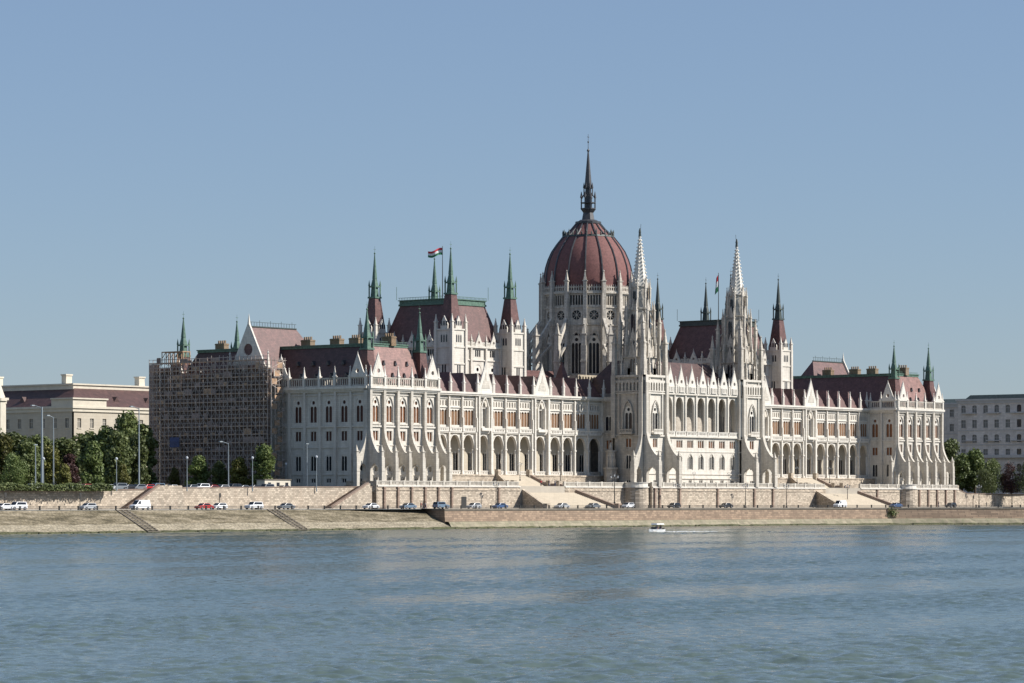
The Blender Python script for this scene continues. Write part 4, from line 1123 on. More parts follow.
def build_water():
    rng = np.random.default_rng(5)
    nr, nc = 1700, 560
    t = np.linspace(0, 1, nr); D = 100.0*(900.0/100.0)**t          # distance from the near water's edge point
    a = np.linspace(-.27, .27, nc)                                # a fan over the river, finer near the bank the viewer stands on
    Dg, Ag = np.meshgrid(D, a, indexing='ij')
    X = CAMX+Dg*ST+Ag*Dg*CT; Y = CAMY+Dg*CT-Ag*Dg*ST; Z = np.zeros_like(X)
    for i in range(64):
        lam = .55*(3.6/.55)**rng.random(); k = 2*np.pi/lam; th = R_(205)+rng.normal(0, .75)
        amp = lam/(2*np.pi)*.031*rng.uniform(.6, 1.4)
        gate = .65+.35*np.sin(X*rng.uniform(.01, .05)+Y*rng.uniform(.01, .05)+rng.random()*6.28)
        fade = np.clip((lam/ (Dg*.0016*2.2))-.6, 0, 1) if False else 1.0
        Z += amp*gate*np.sin(k*(X*np.cos(th)+Y*np.sin(th))+rng.random()*6.28)
    G = np.zeros_like(X)
    for i in range(14):
        kx, ky = rng.uniform(-.03, .03), rng.uniform(-.16, .16); G += np.sin(X*kx+Y*ky+rng.random()*6.28)
    Z *= np.clip(1+.16*G, .35, 1.6)
    edge = np.clip((.27-np.abs(Ag))/.02, 0, 1)*np.clip((Dg-100)/4, 0, 1)
    Z = WATER+Z*edge
    co = np.stack([X, Y, Z], -1).reshape(-1, 3)
    far = np.array([[x, y, WATER-.35] for x, y in ((-7000, -9000), (9000, -9000), (9000, 300), (-7000, 300))])
    co = np.concatenate([co, far]); n0 = nr*nc
    i, j = np.meshgrid(np.arange(nr-1), np.arange(nc-1), indexing='ij'); v = (i*nc+j).ravel()
    F = np.stack([v, v+1, v+nc+1, v+nc], -1)
    F = np.concatenate([F, [[n0, n0+1, n0+2, n0+3]]]).astype(np.int32)
    me = bpy.data.meshes.new('river_water'); me.vertices.add(len(co)); me.vertices.foreach_set('co', co.astype(np.float32).ravel())
    me.loops.add(F.size); me.loops.foreach_set('vertex_index', F.ravel()); me.polygons.add(len(F))
    me.polygons.foreach_set('loop_start', np.arange(0, F.size, 4, dtype=np.int32)); me.polygons.foreach_set('loop_total', np.full(len(F), 4, dtype=np.int32))
    me.polygons.foreach_set('use_smooth', np.ones(len(F), dtype=bool))
    me.update(calc_edges=True); me.validate(); me.materials.append(M['water'])
    o = bpy.data.objects.new('river_water', me); col.objects.link(o); tag(o, kind='structure')
    if me.polygons[1000].normal.z < 0: me.flip_normals()
build_water()

# ================================================================== SCAFFOLDING
def scaffold():
    y0, y1 = 28.6, 70.3; x0, x1 = -5.6, -4.2; zt = 37.2; zb = 4.15
    root = empty('scaffolding', (x0, y1, zb)); tag(root, 'huge dark brown tube scaffolding covering the end facade on the left', 'scaffolding')
    off = fr(-x0, -y1, 0, -zb)
    nl = 16; nv = 30; lv = [zb+2.06*i for i in range(nl+1)]; ys = [y0+(y1-y0)*i/nv for i in range(nv+1)]
    for x in (x0, x1):
        for y in ys:
            b = MB(off); b.tube((x, y, zb), (x, y, zt+jit(.6)+1.0), .085, 5); b.build('standard', M['pole'], root)
    for li, z in enumerate(lv[1:]):
        b = MB(off); b.box(x0+.1, x1-.1, y0, y1, z-.1, z-.02); b.box(x0-.02, x0+.03, y0, y1, z, z+.22); b.build('deck', M['plank'], root)
        b = MB(off)
        for x in (x0, x1):
            b.tube((x, y0, z), (x, y1, z), .07, 4); b.tube((x, y0, z+1.0), (x, y1, z+1.0), .055, 4)
        b.build('ledger', M['pole'], root)
        b = MB(off)
        for i in range(nv):
            if (i+li) % 2: b.tube((x0-.06, ys[i], z-2.06), (x0-.06, ys[i+1], z), .055, 4)
            else: b.tube((x0-.06, ys[i+1], z-2.06), (x0-.06, ys[i], z), .055, 4)
        b.build('brace', M['pole'], root)
    random.seed(5)
    for i in range(11):       # dark debris netting bays
        a = y0+1+(y1-y0+1)*i/11; e = y0+1+(y1-y0+1)*(i+1)/11
        b = MB(off); b.box(-3.75, -3.7, a, e-.1, zb+2, zt-random.choice((.2, 1.2, 2.6))); b.build('netting', M['net'], root)
    for z in lv[1:]:          # loose guard boards and sheets hung on the lifts
        i = 0
        for q in range(6):
            i = random.randrange(nv-2); e = i+random.choice((1, 1, 2)); b = MB(off)
            b.box(x0-.02-.01*q, x0+.02-.01*q, ys[i]+.1, ys[e]-.1, z+.15, z+random.choice((.6, .9, 1.5)))
            b.build('guard_board', M[random.choice(('plank', 'net', 'net'))], root)
    # return toward the palace, lit planks
    b = MB(off)
    for z in lv[1:]:
        b.box(x1, 0, y0-1.2, y0+.1, z-.1, z-.02)
    for x in (x0, x0+1.4, x0+2.8, x0+4.2, -.6):
        b.tube((x, y0-1.2, zb), (x, y0-1.2, zt+.5), .085, 5)
    for i, z in enumerate(lv[1:]):
        a_, c_ = (x0, -.6) if i % 2 else (-.6, x0)
        b.tube((a_, y0-1.25, z-2.06), (c_, y0-1.25, z), .075, 4)
    b.build('return_bay', M['pole'], root)
    b = MB(off)
    for i, z in enumerate(lv[1:-1]): b.box(x0+.2+(i % 3), x0+2.0+(i % 3), y0-1.28, y0-1.22, z+.1, z+1.5)
    b.build('side_board', M['plank'], root)
    ty = yat(175, x0)
    b = MB(off); b.box(x0-.2, x0-.12, ty-1.7, ty+1.7, 15.6, 18.2); b.build('tarpaulin', M['tarp'], root)
    # small lookout hut of timber frames on top
    b = MB(off); ya, yb = yat(183, x0), yat(162, x0)
    for i in range(6):
        y = ya+(yb-ya)*i/5; b.tube((x0, y, zt-.5), (x0, y, zt+2.9), .12, 4); b.tube((x0+2.5, y, zt-.5), (x0+2.5, y, zt+2.9), .12, 4)
        if i < 5: b.tube((x0, y, zt+2.9), (x0, y+(yb-ya)/5, zt+1.2), .09, 4)
    b.box(x0-.2, x0+2.7, ya, yb, zt+2.7, zt+2.95); b.build('top_frame', M['plank'], root)
scaffold()

# ================================================================== OTHER BUILDINGS
def block(name, x0, x1, y0, y1, zb, zt, roofh, inset, wm, tm, rm, label, rows, faces, cat='building', win=(1.3, 2.4), pitch=4.2, glassm='glass'):
    root = empty(name, (x0, y0, zb)); tag(root, label, cat)
    w = MB(fr(-x0, -y0, 0, -zb)); wins = []
    for T0, ln in (((x0, y0, 0), x1-x0), ((x0, y1, -90), y1-y0)):
        T = fr(T0[0]-x0, T0[1]-y0, T0[2], -zb); w.T = T
        n = int(ln/pitch); holes = []
        for i in range(n):
            c = (i+.5)*ln/n
            for (z, kind) in rows:
                hh = win[1]*(1.0 if kind != 'low' else .6)
                holes.append(rect(c, win[0], z, z+hh) if kind != 'arch' else arch(c, win[0], z, z+hh*.8, z+hh))
                wins.append((T, c, z-zb, hh, T0))
        w.panel(0, ln, zb, zt, holes, .35)
    w.T = fr(-x0, -y0, 0, -zb); w.box(x0+.8, x1, y0+.8, y1, zb, zt-.1)
    w.build('wall', M[wm], root)
    t = MB(fr(-x0, -y0, 0, -zb))
    t.box(x0-.7, x1+.7, y0-.7, y1+.7, zt-.1, zt+.5); t.box(x0-.35, x1+.3, y0-.35, y1+.3, zt-1.0, zt-.1)
    for z, k in rows[1:]: t.box(x0-.2, x1+.2, y0-.2, y1+.2, z-1.0, z-.7)
    t.build('cornice', M[tm], root)
    if roofh:
        r = MB(fr(-x0, -y0, 0, -zb)); r.hip(x0-.3, x1+.3, y0-.3, y1+.3, zt+.5, inset, inset, zt+.5+roofh); r.build('roof', M[rm], root)
    first = None
    for (T, c, z, hh, T0) in wins[:100]:
        if first is None or abs(first[1]-hh) > .01:
            g = MB(); g.box(-win[0]/2-.1, win[0]/2+.1, .28, .33, -.05, hh+.05); o = g.build('window', M[glassm], root)
            f = MB(); f.box(-.05, .05, .2, .29, 0, hh); f.box(-win[0]/2, win[0]/2, .2, .29, hh*.6, hh*.6+.09); f.box(-win[0]/2-.15, win[0]/2+.15, -.2, .02, -.22, 0); f.build('frame', M[tm], o)
            if first is None: first = (o, hh)
            else: first = (o, hh)
        else: o = copy_tree(first[0], root)
        o.location = (T[0]+c*math.cos(T[3]), T[1]+c*math.sin(T[3]), z); o.rotation_euler = (0, 0, T[3])
        if random.random() < .3: o.material_slots[0].link = 'OBJECT'; o.material_slots[0].material = M['roller_blind']
    if len(wins) > 100:
        g = MB()
        for (T, c, z, hh, T0) in wins[100:]:
            g.T = (T[0], T[1], 0, T[3], False); g.box(c-win[0]/2-.05, c+win[0]/2+.05, .3, .33, z, z+hh)
        o = g.build('window_band', M[glassm], root); o['kind'] = 'stuff'
    return root
yb = 118.0; xb = xat(73, yb)
r1 = block('cream_building', xb, xb+75, yb, yb+52, 4.15, 27.2, 5.4, 7.0, 'cream', 'creamtrim', 'tile_dark', 'cream stone building with brown hipped roof behind the trees on the left', [(21.8, 'r'), (15.4, 'arch'), (9.5, 'r')], None, win=(1.4, 2.6), pitch=4.6)
b = MB(); b.box(6, 69, 6.3, 46, 26, 29.6); b.box(5.6, 69.4, 5.9, 46.4, 29.6, 30.0); b.build('attic_storey', M['creamtrim'], r1)
for (u, v) in ((9, 40), (9, 12), (34, 9)):
    b = MB(); b.box(u-1.1, u+1.1, v-.9, v+.9, 29, 32.6); b.box(u-1.3, u+1.3, v-1.1, v+1.1, 32.3, 32.7); b.build('chimney', M['creamtrim'], r1)
for (u, v) in ((1.6, 40), (1.6, 22)):
    b = MB(); b.prism([(v-1.4, 24.7), (v+1.4, 24.7), (v, 26.5)], u, u+3.5, 'x'); b.build('dormer', M['tile_dark'], r1)
for u in (18, 30, 42, 54):
    b = MB(); b.prism([(u-1.3, 24.7), (u+1.3, 24.7), (u, 26.5)], 1.6, 5, 'y'); b.build('dormer', M['tile_dark'], r1)
b = MB(); b.box(-.5, 12.0, -.5, 8, 23.0, 25.4); b.box(-.9, 12.4, -.9, 8, 25.4, 25.8); b.build('corner_attic', M['creamtrim'], r1)
xl = xat(5, 100)-30
r2 = block('ornate_building', xl, xl+30, 100, 130, 4.15, 28, 5.5, 8, 'creamtrim', 'creamtrim', 'lead', 'white ornate building corner cut by the left edge of the photo', [(23, 'arch'), (17, 'arch'), (10.5, 'r')], None, win=(1.4, 2.8), pitch=4.2)
b = MB(); b.frust(28.6, 1.5, 0, 2.3, 23.5, 2.3, 10); b.frust(28.6, 1.5, 23.5, 2.7, 24.2, 2.7, 10); b.frust(28.6, 1.5, 24.2, 2.2, 30, 0.2, 10); b.build('corner_turret', M['creamtrim'], r2)
# big grey block on the right
xr = 345.0
ytop = yat(958, xr); ZG = zat(401, xr, ytop)
r3 = block('grey_office_building', xr, xr+60, yat(1024, xr)-30, ytop, 4.15, ZG, 0, 0, 'grey', 'greytrim', 'lead', 'large grey stone office building behind the trees at the right edge', [(ZG-4.2-i*4.9, 'r' if i % 2 else 'arch') for i in range(5)], None, win=(1.7, 2.6), pitch=4.0, glassm='glass')
b = MB(); L_ = ytop-yat(1024, xr)+30
b.hip(1.5, 58, 1.5, L_-1.5, ZG-3.8, 1.5, 1.5, ZG-2.2); b.build('roof', M['copper_dark'], r3)
b = MB(); b.box(-1.2, 0, 0, L_, 12.2, 13.2)
for i in range(6): yy = L_*(i+.5)/6; b.box(-.9, 0, yy-2.6, yy+2.6, 17.8, 18.1); b.box(-.9, 0, yy-2.6, yy+2.6, 27.0, 27.4)
b.build('balcony_band', M['greytrim'], r3)
block('grey_side_building', xr+8, xr+50, ytop+.6, ytop+45, 4.15, ZG-.8, 1.4, 3, 'grey', 'greytrim', 'copper_dark', 'lower set-back grey stone block between the palace and the office building', [(ZG-5-i*4.9, 'r') for i in range(4)], None, win=(1.6, 2.4), pitch=4.2, glassm='glass')

# ================================================================== TREES
def make_tree(seed, H, W, mat, trunk_h=.22, n=5600, leafs=.62):
    rnd = random.Random(seed)
    root = empty('tree'); t = MB()
    t.frust(0, 0, 0, .35*H/12, H*.45, .16*H/12, 7)
    for i in range(7):
        a = rnd.random()*6.28; z0 = H*rnd.uniform(.2, .42); l = W*rnd.uniform(.25, .42)
        t.tube((0, 0, z0), (l*math.cos(a), l*math.sin(a), z0+H*rnd.uniform(.15, .35)), .07*H/10, 5)
    t.build('trunk', M['bark'], root)
    blobs = []
    for i in range(20):
        a = rnd.random()*6.28; zz = rnd.uniform(trunk_h+.08, .9); k = math.sin(min(1, (zz-trunk_h+.12)/(1-trunk_h))*PI)**.6
        rr = W*.5*k*rnd.uniform(.25, .72); br = W*rnd.uniform(.17, .29)
        blobs.append((rr*math.cos(a), rr*math.sin(a), zz*H, br))
    blobs.append((0, 0, H*.6, W*.3)); blobs.append((0, 0, H*.86, W*.17))
    c = MB()
    for i in range(n):
        bx, by, bz, br = rnd.choice(blobs)
        d = Vector((rnd.gauss(0, 1), rnd.gauss(0, 1), rnd.gauss(0, 1))).normalized(); r = br*rnd.uniform(.6, 1.08)
        p = Vector((bx, by, bz))+Vector((d.x*r, d.y*r, d.z*r*.85))
        if p.z < H*trunk_h*.7: continue
        u = Vector((rnd.gauss(0, 1), rnd.gauss(0, 1), rnd.gauss(0, .7))).normalized(); v = u.cross(d+Vector((rnd.gauss(0, .5), rnd.gauss(0, .5), rnd.gauss(0, .5)))).normalized()
        s = leafs*rnd.uniform(.5, 1.2)
        q = [p+u*s*.5, p+v*s*.42, p-u*s*.5, p-v*s*.42]
        c.F(*[c.P(*w) for w in q])
    c.build('crown', M[mat], root)
    return root
TREE = {}
def plant(px, pytop, wpx, y=None, x=None, mat='leaf_dark', label='', group=None, zb=4.15, first={}):
    if x is None: x = xat(px, y)
    else: y = yat(px, x)
    s = scale_at(x, y); H = zat(pytop, x, y)-zb; W = wpx/s
    key = (mat, random.randrange(2), round(H/W*1.2))
    if key not in TREE:
        ratio = (round(H/W*1.2)/1.2) or .8
        TREE[key] = [make_tree(hash(key[1:]) % 999+len(mat), 12.0, 12.0/ratio, mat, trunk_h=.05), False]
    o, used = TREE[key]
    if used: o = copy_tree(o)
    TREE[key][1] = True
    ratio = (key[2]/1.2) or .8
    o.location = (x, y, zb); o.rotation_euler = (0, 0, random.random()*6.28)
    o.scale = (W/(12.0/ratio), W/(12.0/ratio), H/12.0)
    tag(o, label, 'tree', group); return o
random.seed(21)
G1 = 'trees in the park left of the scaffolding'
L = [  # px, top, width, y, mat, label
 (-14, 428, 52, 45, 'leaf_dark', 'dark tree cut by the left edge of the photo, behind the others'),
 (14, 430, 46, 48, 'leaf_dark', 'tall dark tree behind the yellowish tree at the far left'),
 (40, 433, 44, 52, 'leaf_dark', 'dark tree directly behind the tallest lamp mast'),
 (66, 436, 44, 48, 'leaf_dark', 'dark round tree below the corner of the cream building'),
 (88, 431, 46, 55, 'leaf_dark', 'dark tree before the lit front of the cream building'),
 (108, 424, 46, 50, 'leaf_mid', 'broad green tree left of the tallest tree in the park'),
 (128, 410, 40, 46, 'leaf_dark', 'tallest tree of the park, close to the scaffolding'),
 (143, 420, 30, 60, 'leaf_dark', 'dark tree half hidden by the left edge of the scaffolding'),
 (116, 430, 36, 28, 'leaf_dark', 'dark tree behind the pale lamp mast beside the scaffolding'),
 (138, 432, 30, 30, 'leaf_dark', 'dark tree at the foot of the scaffolding edge'),
 (4, 432, 34, 14, 'leaf_olive', 'yellowish green tree at the far left edge'),
 (26, 440, 34, 12, 'leaf_dark', 'dark green tree left of the short lamp posts'),
 (50, 444, 30, 14, 'leaf_olive', 'olive green tree right of the tallest lamp mast'),
 (70, 452, 22, 10, 'leaf_purple', 'purplish dark small tree between two green trees'),
 (92, 439, 30, 11, 'leaf_mid', 'fresh green round tree standing in front of the dark ones'),
 (64, 462, 16, 5, 'leaf_olive', 'small olive tree beside the purplish tree'),
 (124, 463, 14, 6, 'leaf_olive', 'small yellowish tree in front of the dark park trees'),
 (12, 455, 30, 8, 'leaf_mid', 'green tree low behind the wall at the far left'),
]
for (px, t, w, y, m_, lab) in L: plant(px, t, w, y=y, mat=m_, label=lab, group=G1)
G2 = 'young trees before the scaffolding'
for (px, t, w, m_, lab) in ((174, 466, 13, 'leaf_olive', 'smallest yellowish tree before the scaffolding'), (198, 454, 27, 'leaf_mid', 'bright green round tree right of the short lamp post'),
    (219, 461, 19, 'leaf_dark', 'small dark tree between two bigger ones before the scaffolding'), (240, 455, 24, 'leaf_olive', 'olive tree between the tall grey mast and the globe lamp'), (264, 445, 29, 'leaf_mid', 'largest tree before the scaffolding, near its lit right edge')):
    plant(px, t, w, x=-16, mat=m_, label=lab, group=G2)
G3 = 'trees between palace and grey building'
for (px, t, w, x, m_, lab) in ((950, 437, 28, 300, 'leaf_dark', 'tree rising directly behind the right corner of the palace'), (962, 452, 28, 292, 'leaf_mid', 'light green tree nearest to the palace on the right'),
    (975, 450, 30, 296, 'leaf_mid', 'bright green tree in the middle of the right group'), (992, 461, 32, 294, 'leaf_dark', 'low dark round tree right of the bright one'),
    (1011, 465, 26, 296, 'leaf_purple', 'purple leaved tree near the right edge'), (1028, 462, 28, 298, 'leaf_dark', 'tree cut by the right edge of the photo'), (984, 470, 24, 288, 'leaf_dark', 'lowest dark tree behind the wall on the right')):
    plant(px, t, w, x=x, mat=m_, label=lab, group=G3)
# clipped hedge behind the left wall
h = MB(); rnd = random.Random(4); hx0, hx1 = xat(-8, -6.4), xat(112, -6.4)
for i in range(5200):
    x = rnd.uniform(hx0, hx1); y = -6.4+rnd.gauss(0, .45); z = 4.15+rnd.uniform(0, 1.45+.25*math.sin(x*.7)); u = Vector((rnd.gauss(0, 1), rnd.gauss(0, 1), rnd.gauss(0, 1))).normalized()*.22; v = u.orthogonal().normalized()*.2
    h.F(*[h.P(x+q.x, y+q.y, z+q.z) for q in (u, v, -u, -v)])
tag(h.build('hedge', M['leaf_dark']), 'low dark hedge along the top of the left retaining wall', 'hedge')

v_ = MB(); rnd = random.Random(8); vx = 214.0
vx = 200.0
for _ in range(30): vx = .5*vx+.5*xat(891, edge_y(vx, False))
for i in range(130):
    x = vx+rnd.gauss(0, .6); z = -1.3+rnd.gauss(0, .55); yy = edge_y(x, False)-.45+rnd.gauss(0, .12)
    if z > .3: continue
    u = Vector((rnd.gauss(0, 1), rnd.gauss(0, .5), rnd.gauss(0, 1))).normalized()*.24; w_ = u.orthogonal().normalized()*.2
    v_.F(*[v_.P(x+q.x, yy+q.y, z+q.z) for q in (u, w_, -u, -w_)])
tag(v_.build('climbing_plant', M['leaf_dark']), 'dark bushy plant growing out of the brown quay wall below the right round bastion', 'plant')

# ================================================================== CARS
def car_proto(kind):
    root = empty('parked_car'); L_ = {'sedan': 4.5, 'hatch': 3.9, 'van': 4.9, 'suv': 4.6}[kind]; W_ = .86; h = L_/2
    if kind == 'sedan':
        body = [(-h, .3), (-h, .72), (-h+.15, .88), (-h+1.0, .95), (h-1.0, .93), (h-.1, .8), (h, .6), (h, .3)]; cab = [(-h+.55, .93), (-h+1.35, 1.4), (.55, 1.42), (h-1.0, .92)]
    elif kind == 'hatch':
        body = [(-h, .3), (-h, .85), (-h+.1, .98), (h-.9, .95), (h-.1, .8), (h, .6), (h, .3)]; cab = [(-h+.12, .96), (-h+.45, 1.45), (.45, 1.48), (h-.8, .94)]
    elif kind == 'suv':
        body = [(-h, .38), (-h, .95), (-h+.05, 1.08), (h-1.0, 1.06), (h-.1, .95), (h, .7), (h, .38)]; cab = [(-h+.06, 1.05), (-h+.25, 1.72), (.6, 1.75), (h-1.15, 1.05)]
    else:
        body = [(-h, .32), (-h, 1.15), (h-.8, 1.15), (h-.1, .95), (h, .7), (h, .32)]; cab = [(-h, 1.13), (-h+.08, 2.1), (h-1.6, 2.12), (h-.75, 1.13)]
    b = MB(); b.prism(body, -W_, W_, 'y')
    pts = []
    A = [b.P(x, -W_+.04+(z-.9)*.16, z) for x, z in cab]; B_ = [b.P(x, W_-.04-(z-.9)*.16, z) for x, z in cab]
    b.F(*A); b.F(*reversed(B_))
    for k in range(4): b.F(A[k], A[(k+1) % 4], B_[(k+1) % 4], B_[k])
    bo = b.build('body', PAINT['white'], root)
    mod = bo.modifiers.new('bevel', 'BEVEL'); mod.width = .05; mod.segments = 2
    for s_ in (-1, 1):
        g = MB(); c0 = sum(p[0] for p in cab)/4; c1 = sum(p[1] for p in cab)/4
        q = [(c0+(x-c0)*.84, c1+(z-c1)*.72) for x, z in cab]
        if kind == 'van': q = [(x if x > 0 else .4, z) for x, z in q]
        P1 = [g.P(x, s_*(W_-.02-(z-.9)*.16), z) for x, z in q]; P2 = [g.P(x, s_*(W_-.1-(z-.9)*.16), z) for x, z in q]
        g.F(*P1); g.F(*reversed(P2))
        for k in range(4): g.F(P1[k], P1[(k+1) % 4], P2[(k+1) % 4], P2[k])
        g.build('side_window', M['carglass'], root)
    for (i0, i1) in ((0, 1), (2, 3)):
        (xa, za), (xc, zc) = cab[i0], cab[i1]; sgn = -1 if i0 == 0 else 1
        g = MB(); e = .1
        xs_ = (xa+(xc-xa)*e, xa+(xc-xa)*(1-e)); zs_ = (za+(zc-za)*e, za+(zc-za)*(1-e)); w0 = W_-.16
        P1 = [g.P(xs_[0]+sgn*.03, -w0, zs_[0]+.02), g.P(xs_[0]+sgn*.03, w0, zs_[0]+.02), g.P(xs_[1]+sgn*.03, w0-.06, zs_[1]+.02), g.P(xs_[1]+sgn*.03, -w0+.06, zs_[1]+.02)]
        P2 = [g.P(xs_[0]-sgn*.05, -w0, zs_[0]), g.P(xs_[0]-sgn*.05, w0, zs_[0]), g.P(xs_[1]-sgn*.05, w0-.06, zs_[1]), g.P(xs_[1]-sgn*.05, -w0+.06, zs_[1])]
        g.F(*P1); g.F(*P2)
        for k in range(4): g.F(P1[k], P1[(k+1) % 4], P2[(k+1) % 4], P2[k])
        g.build('windscreen' if sgn > 0 else 'rear_window', M['carglass'], root)
    for x in (-h+.8, h-.8):
        for s_ in (-1, 1):
            r = .33 if kind != 'suv' else .38
            def disc(mb, rr, y0, y1):
                A = [mb.P(x+rr*math.cos(2*PI*k/14), y0, r+rr*math.sin(2*PI*k/14)) for k in range(14)]; B_ = [mb.P(x+rr*math.cos(2*PI*k/14), y1, r+rr*math.sin(2*PI*k/14)) for k in range(14)]
                mb.F(*A); mb.F(*reversed(B_))
                for k in range(14): mb.F(A[k], A[(k+1) % 14], B_[(k+1) % 14], B_[k])
            w = MB(); disc(w, r, s_*(W_-.2), s_*(W_+.02)); wo = w.build('wheel', M['rubber'], root)
            w = MB(); disc(w, r*.6, s_*(W_-.05), s_*(W_+.035)); w.build('rim', M['rim'], wo)
    for s_ in (-1, 1):
        l = MB(); l.box(h-.12, h+.015, s_*.6-.18, s_*.6+.18, .58, .74); l.build('headlight', M['head'], root)
        l = MB(); l.box(-h-.015, -h+.1, s_*.68-.12, s_*.68+.12, .68, .86); l.build('tail_light', M['tail'], root)
    return root
CARS = {k: [car_proto(k), False] for k in ('sedan', 'hatch', 'van', 'suv')}
def car(kind, colr, px, y, z, left, label, group):
    o, used = CARS[kind]
    if used: o = copy_tree(o)
    CARS[kind][1] = True
    o.location = (xat(px, y), y, z); o.rotation_euler = (0, 0, (PI if left else 0)+jit(.03))
    for c in o.children:
        if c.name.split('.')[0] == 'body':
            c.data = c.data.copy() if False else c.data
            c.material_slots[0].link = 'OBJECT'; c.material_slots[0].material = PAINT[colr]
    tag(o, label, 'car' if kind != 'van' else 'van', group)
GQ = 'cars on the quay road'
for a in (('sedan', 'white', 4, True, 'white car cut by the left edge on the quay road'),
          ('suv', 'white', 17, True, 'tall white car second from the left on the quay road'),
          ('hatch', 'silver', 88, True, 'small pale hatchback near the first pair of bank rails'),
          ('van', 'white', 140, True, 'white van before the foot of the wall staircase'),
          ('sedan', 'red', 204, True, 'red car on the quay road, just left of a white one'),
          ('hatch', 'white', 219, True, 'white hatchback right behind the red car on the quay'),
          ('suv', 'white', 254, True, 'white off-roader above the second pair of bank rails'),
          ('sedan', 'grey', 286, True, 'dark grey car below the shaded palace end'),
          ('sedan', 'white', 371, True, 'white car below the corner of the left pavilion'),
          ('sedan', 'bluegrey', 408, True, 'blue grey car left of the end of the quay wall'),
          ('suv', 'bluegrey', 441, False, 'blue grey car just right of the end of the quay wall'),
          ('hatch', 'silver', 474, True, 'silver car left of the blue one beside the twin lantern'),
          ('sedan', 'blue', 500, True, 'blue car below the left arcade, beside the twin lantern'),
          ('sedan', 'silver', 562, True, 'silver car in front of the foot of the left staircase'),
          ('sedan', 'grey', 593, True, 'dark car between the left staircase and the bastion'),
          ('hatch', 'white', 628, True, 'white car before the shaded corner of the central terrace'),
          ('hatch', 'black', 674, True, 'black car before the central terrace, left half'),
          ('sedan', 'black', 726, True, 'dark car before the central terrace, right half'),
          ('van', 'white', 840, True, 'white van at the foot of the right staircase'),
          ('sedan', 'blue', 896, True, 'blue car before the right round bastion'),
          ('hatch', 'black', 951, True, 'dark hatchback below the right end of the palace')):
    car(a[0], a[1], a[2], -15.8 if a[2] != 140 else -15.5, 0.004, a[3], a[4], GQ)
GU = 'cars parked on the upper road'
ups = [(32, 'silver', 'hatch'), (76, 'silver', 'sedan'), (85, 'red', 'hatch'), (108, 'silver', 'sedan'), (118, 'grey', 'suv'), (128, 'black', 'sedan'), (138, 'grey', 'hatch'), (147, 'red', 'hatch'), (156, 'bluegrey', 'suv'),
       (172, 'silver', 'sedan'), (191, 'grey', 'hatch'), (201, 'white', 'suv'), (212, 'red', 'sedan'), (222, 'silver', 'hatch'), (233, 'black', 'suv'), (243, 'grey', 'sedan'), (254, 'black', 'hatch'), (266, 'grey', 'suv'), (284, 'black', 'sedan')]
ul = ['pale hatchback at the far left of the upper road, behind the hedge', 'pale saloon left of a red car behind the hedge', 'red hatchback behind the hedge under the park trees', 'pale saloon at the right end of the hedge', 'grey off-roader under the pale lamp mast', 'black saloon left of the scaffolding', 'grey hatchback beside the tall mast near the scaffolding', 'red hatchback below the left edge of the scaffolding', 'blue grey off-roader at the top of the wall staircase', 'pale saloon behind the raised wall top', 'grey hatchback under the bright green tree', 'white off-roader beside a red car on the upper road', 'red saloon right of the white off-roader', 'pale hatchback right of the red saloon', 'black off-roader under the tall grey mast', 'grey saloon under the olive tree before the scaffolding', 'black hatchback left of the white hut', 'grey off-roader before the white hut', 'black saloon right of the white hut']
for (px, c_, k), lab in zip(ups, ul): car(k, c_, px, -1.9, 4.2, True, lab, GU)
# white site hut
hx = xat(271, 2.5); b = MB(fr(0, 0)); b.box(-4.6, 4.6, -1.3, 1.3, 0, 2.7)
root = b.build('site_hut', M['creamtrim'], loc=(hx, 1.5, 4.2)); tag(root, 'long white site hut at the foot of the scaffolding', 'hut')
b = MB(); b.box(-4.8, 4.8, -1.5, 1.5, 2.7, 2.9); b.build('roof', M['concrete'], root)
for u in (-3, 0, 3): b = MB(); b.box(u-.5, u+.5, -1.34, -1.28, 1.2, 2.1); b.build('window', M['glass'], root)

# ================================================================== LAMPS
def tall_lamp(px, pytop, y=None, x=None, label='', arm=0, group=None, zb=4.15, r=.14, globe=False):
    if x is None: x = xat(px, y)
    else: y = yat(px, x)
    H = zat(pytop, x, y)-zb; root = empty('street_lamp', (x, y, zb)); tag(root, label, 'street lamp', group)
    b = MB(); b.frust(0, 0, 0, r*1.5, .8, r*1.3, 8); b.frust(0, 0, .8, r, H, r*.55, 8); b.build('pole', M['galv'], root)
    if arm:
        b = MB(); b.tube((0, 0, H-.2), (-arm*.7, arm*.7, H+.35), .09, 6); b.build('arm', M['galv'], root)
        b = MB(); b.box(-arm*.7-.7, -arm*.7+.1, arm*.7-.2, arm*.7+.3, H+.2, H+.45); b.build('lamp_head', M['galv'], root)
    elif globe:
        b = MB(); b.frust(0, 0, H, .15, H+.12, .2, 10); b.frust(0, 0, H+.12, .28, H+.4, .3, 10); b.frust(0, 0, H+.4, .3, H+.6, .08, 10); b.build('globe', M['lampglass'], root)
    else:
        b = MB(); b.box(-.45, .45, -.2, .2, H-.05, H+.15); b.build('lamp_head', M['galv'], root)
GL = 'lamp posts on the upper road'
tall_lamp(42, 407, y=-1, label='tallest pale steel mast, rising in front of the cream building', arm=1.8, r=.32, group=GL)
tall_lamp(53.5, 417, y=8, label='second tall pale mast, right of the tallest one', arm=1.0, r=.17, group=GL)
tall_lamp(35.5, 445, y=-5, label='medium pale post left of the tallest mast', r=.15, group=GL)
tall_lamp(43.5, 460, y=-6, label='short post with small head beside the foot of the tallest mast', r=.1, group=GL, globe=True)
tall_lamp(116.5, 460, y=-5.6, label='short globe lamp before the dark park trees', r=.11, globe=True, group=GL)
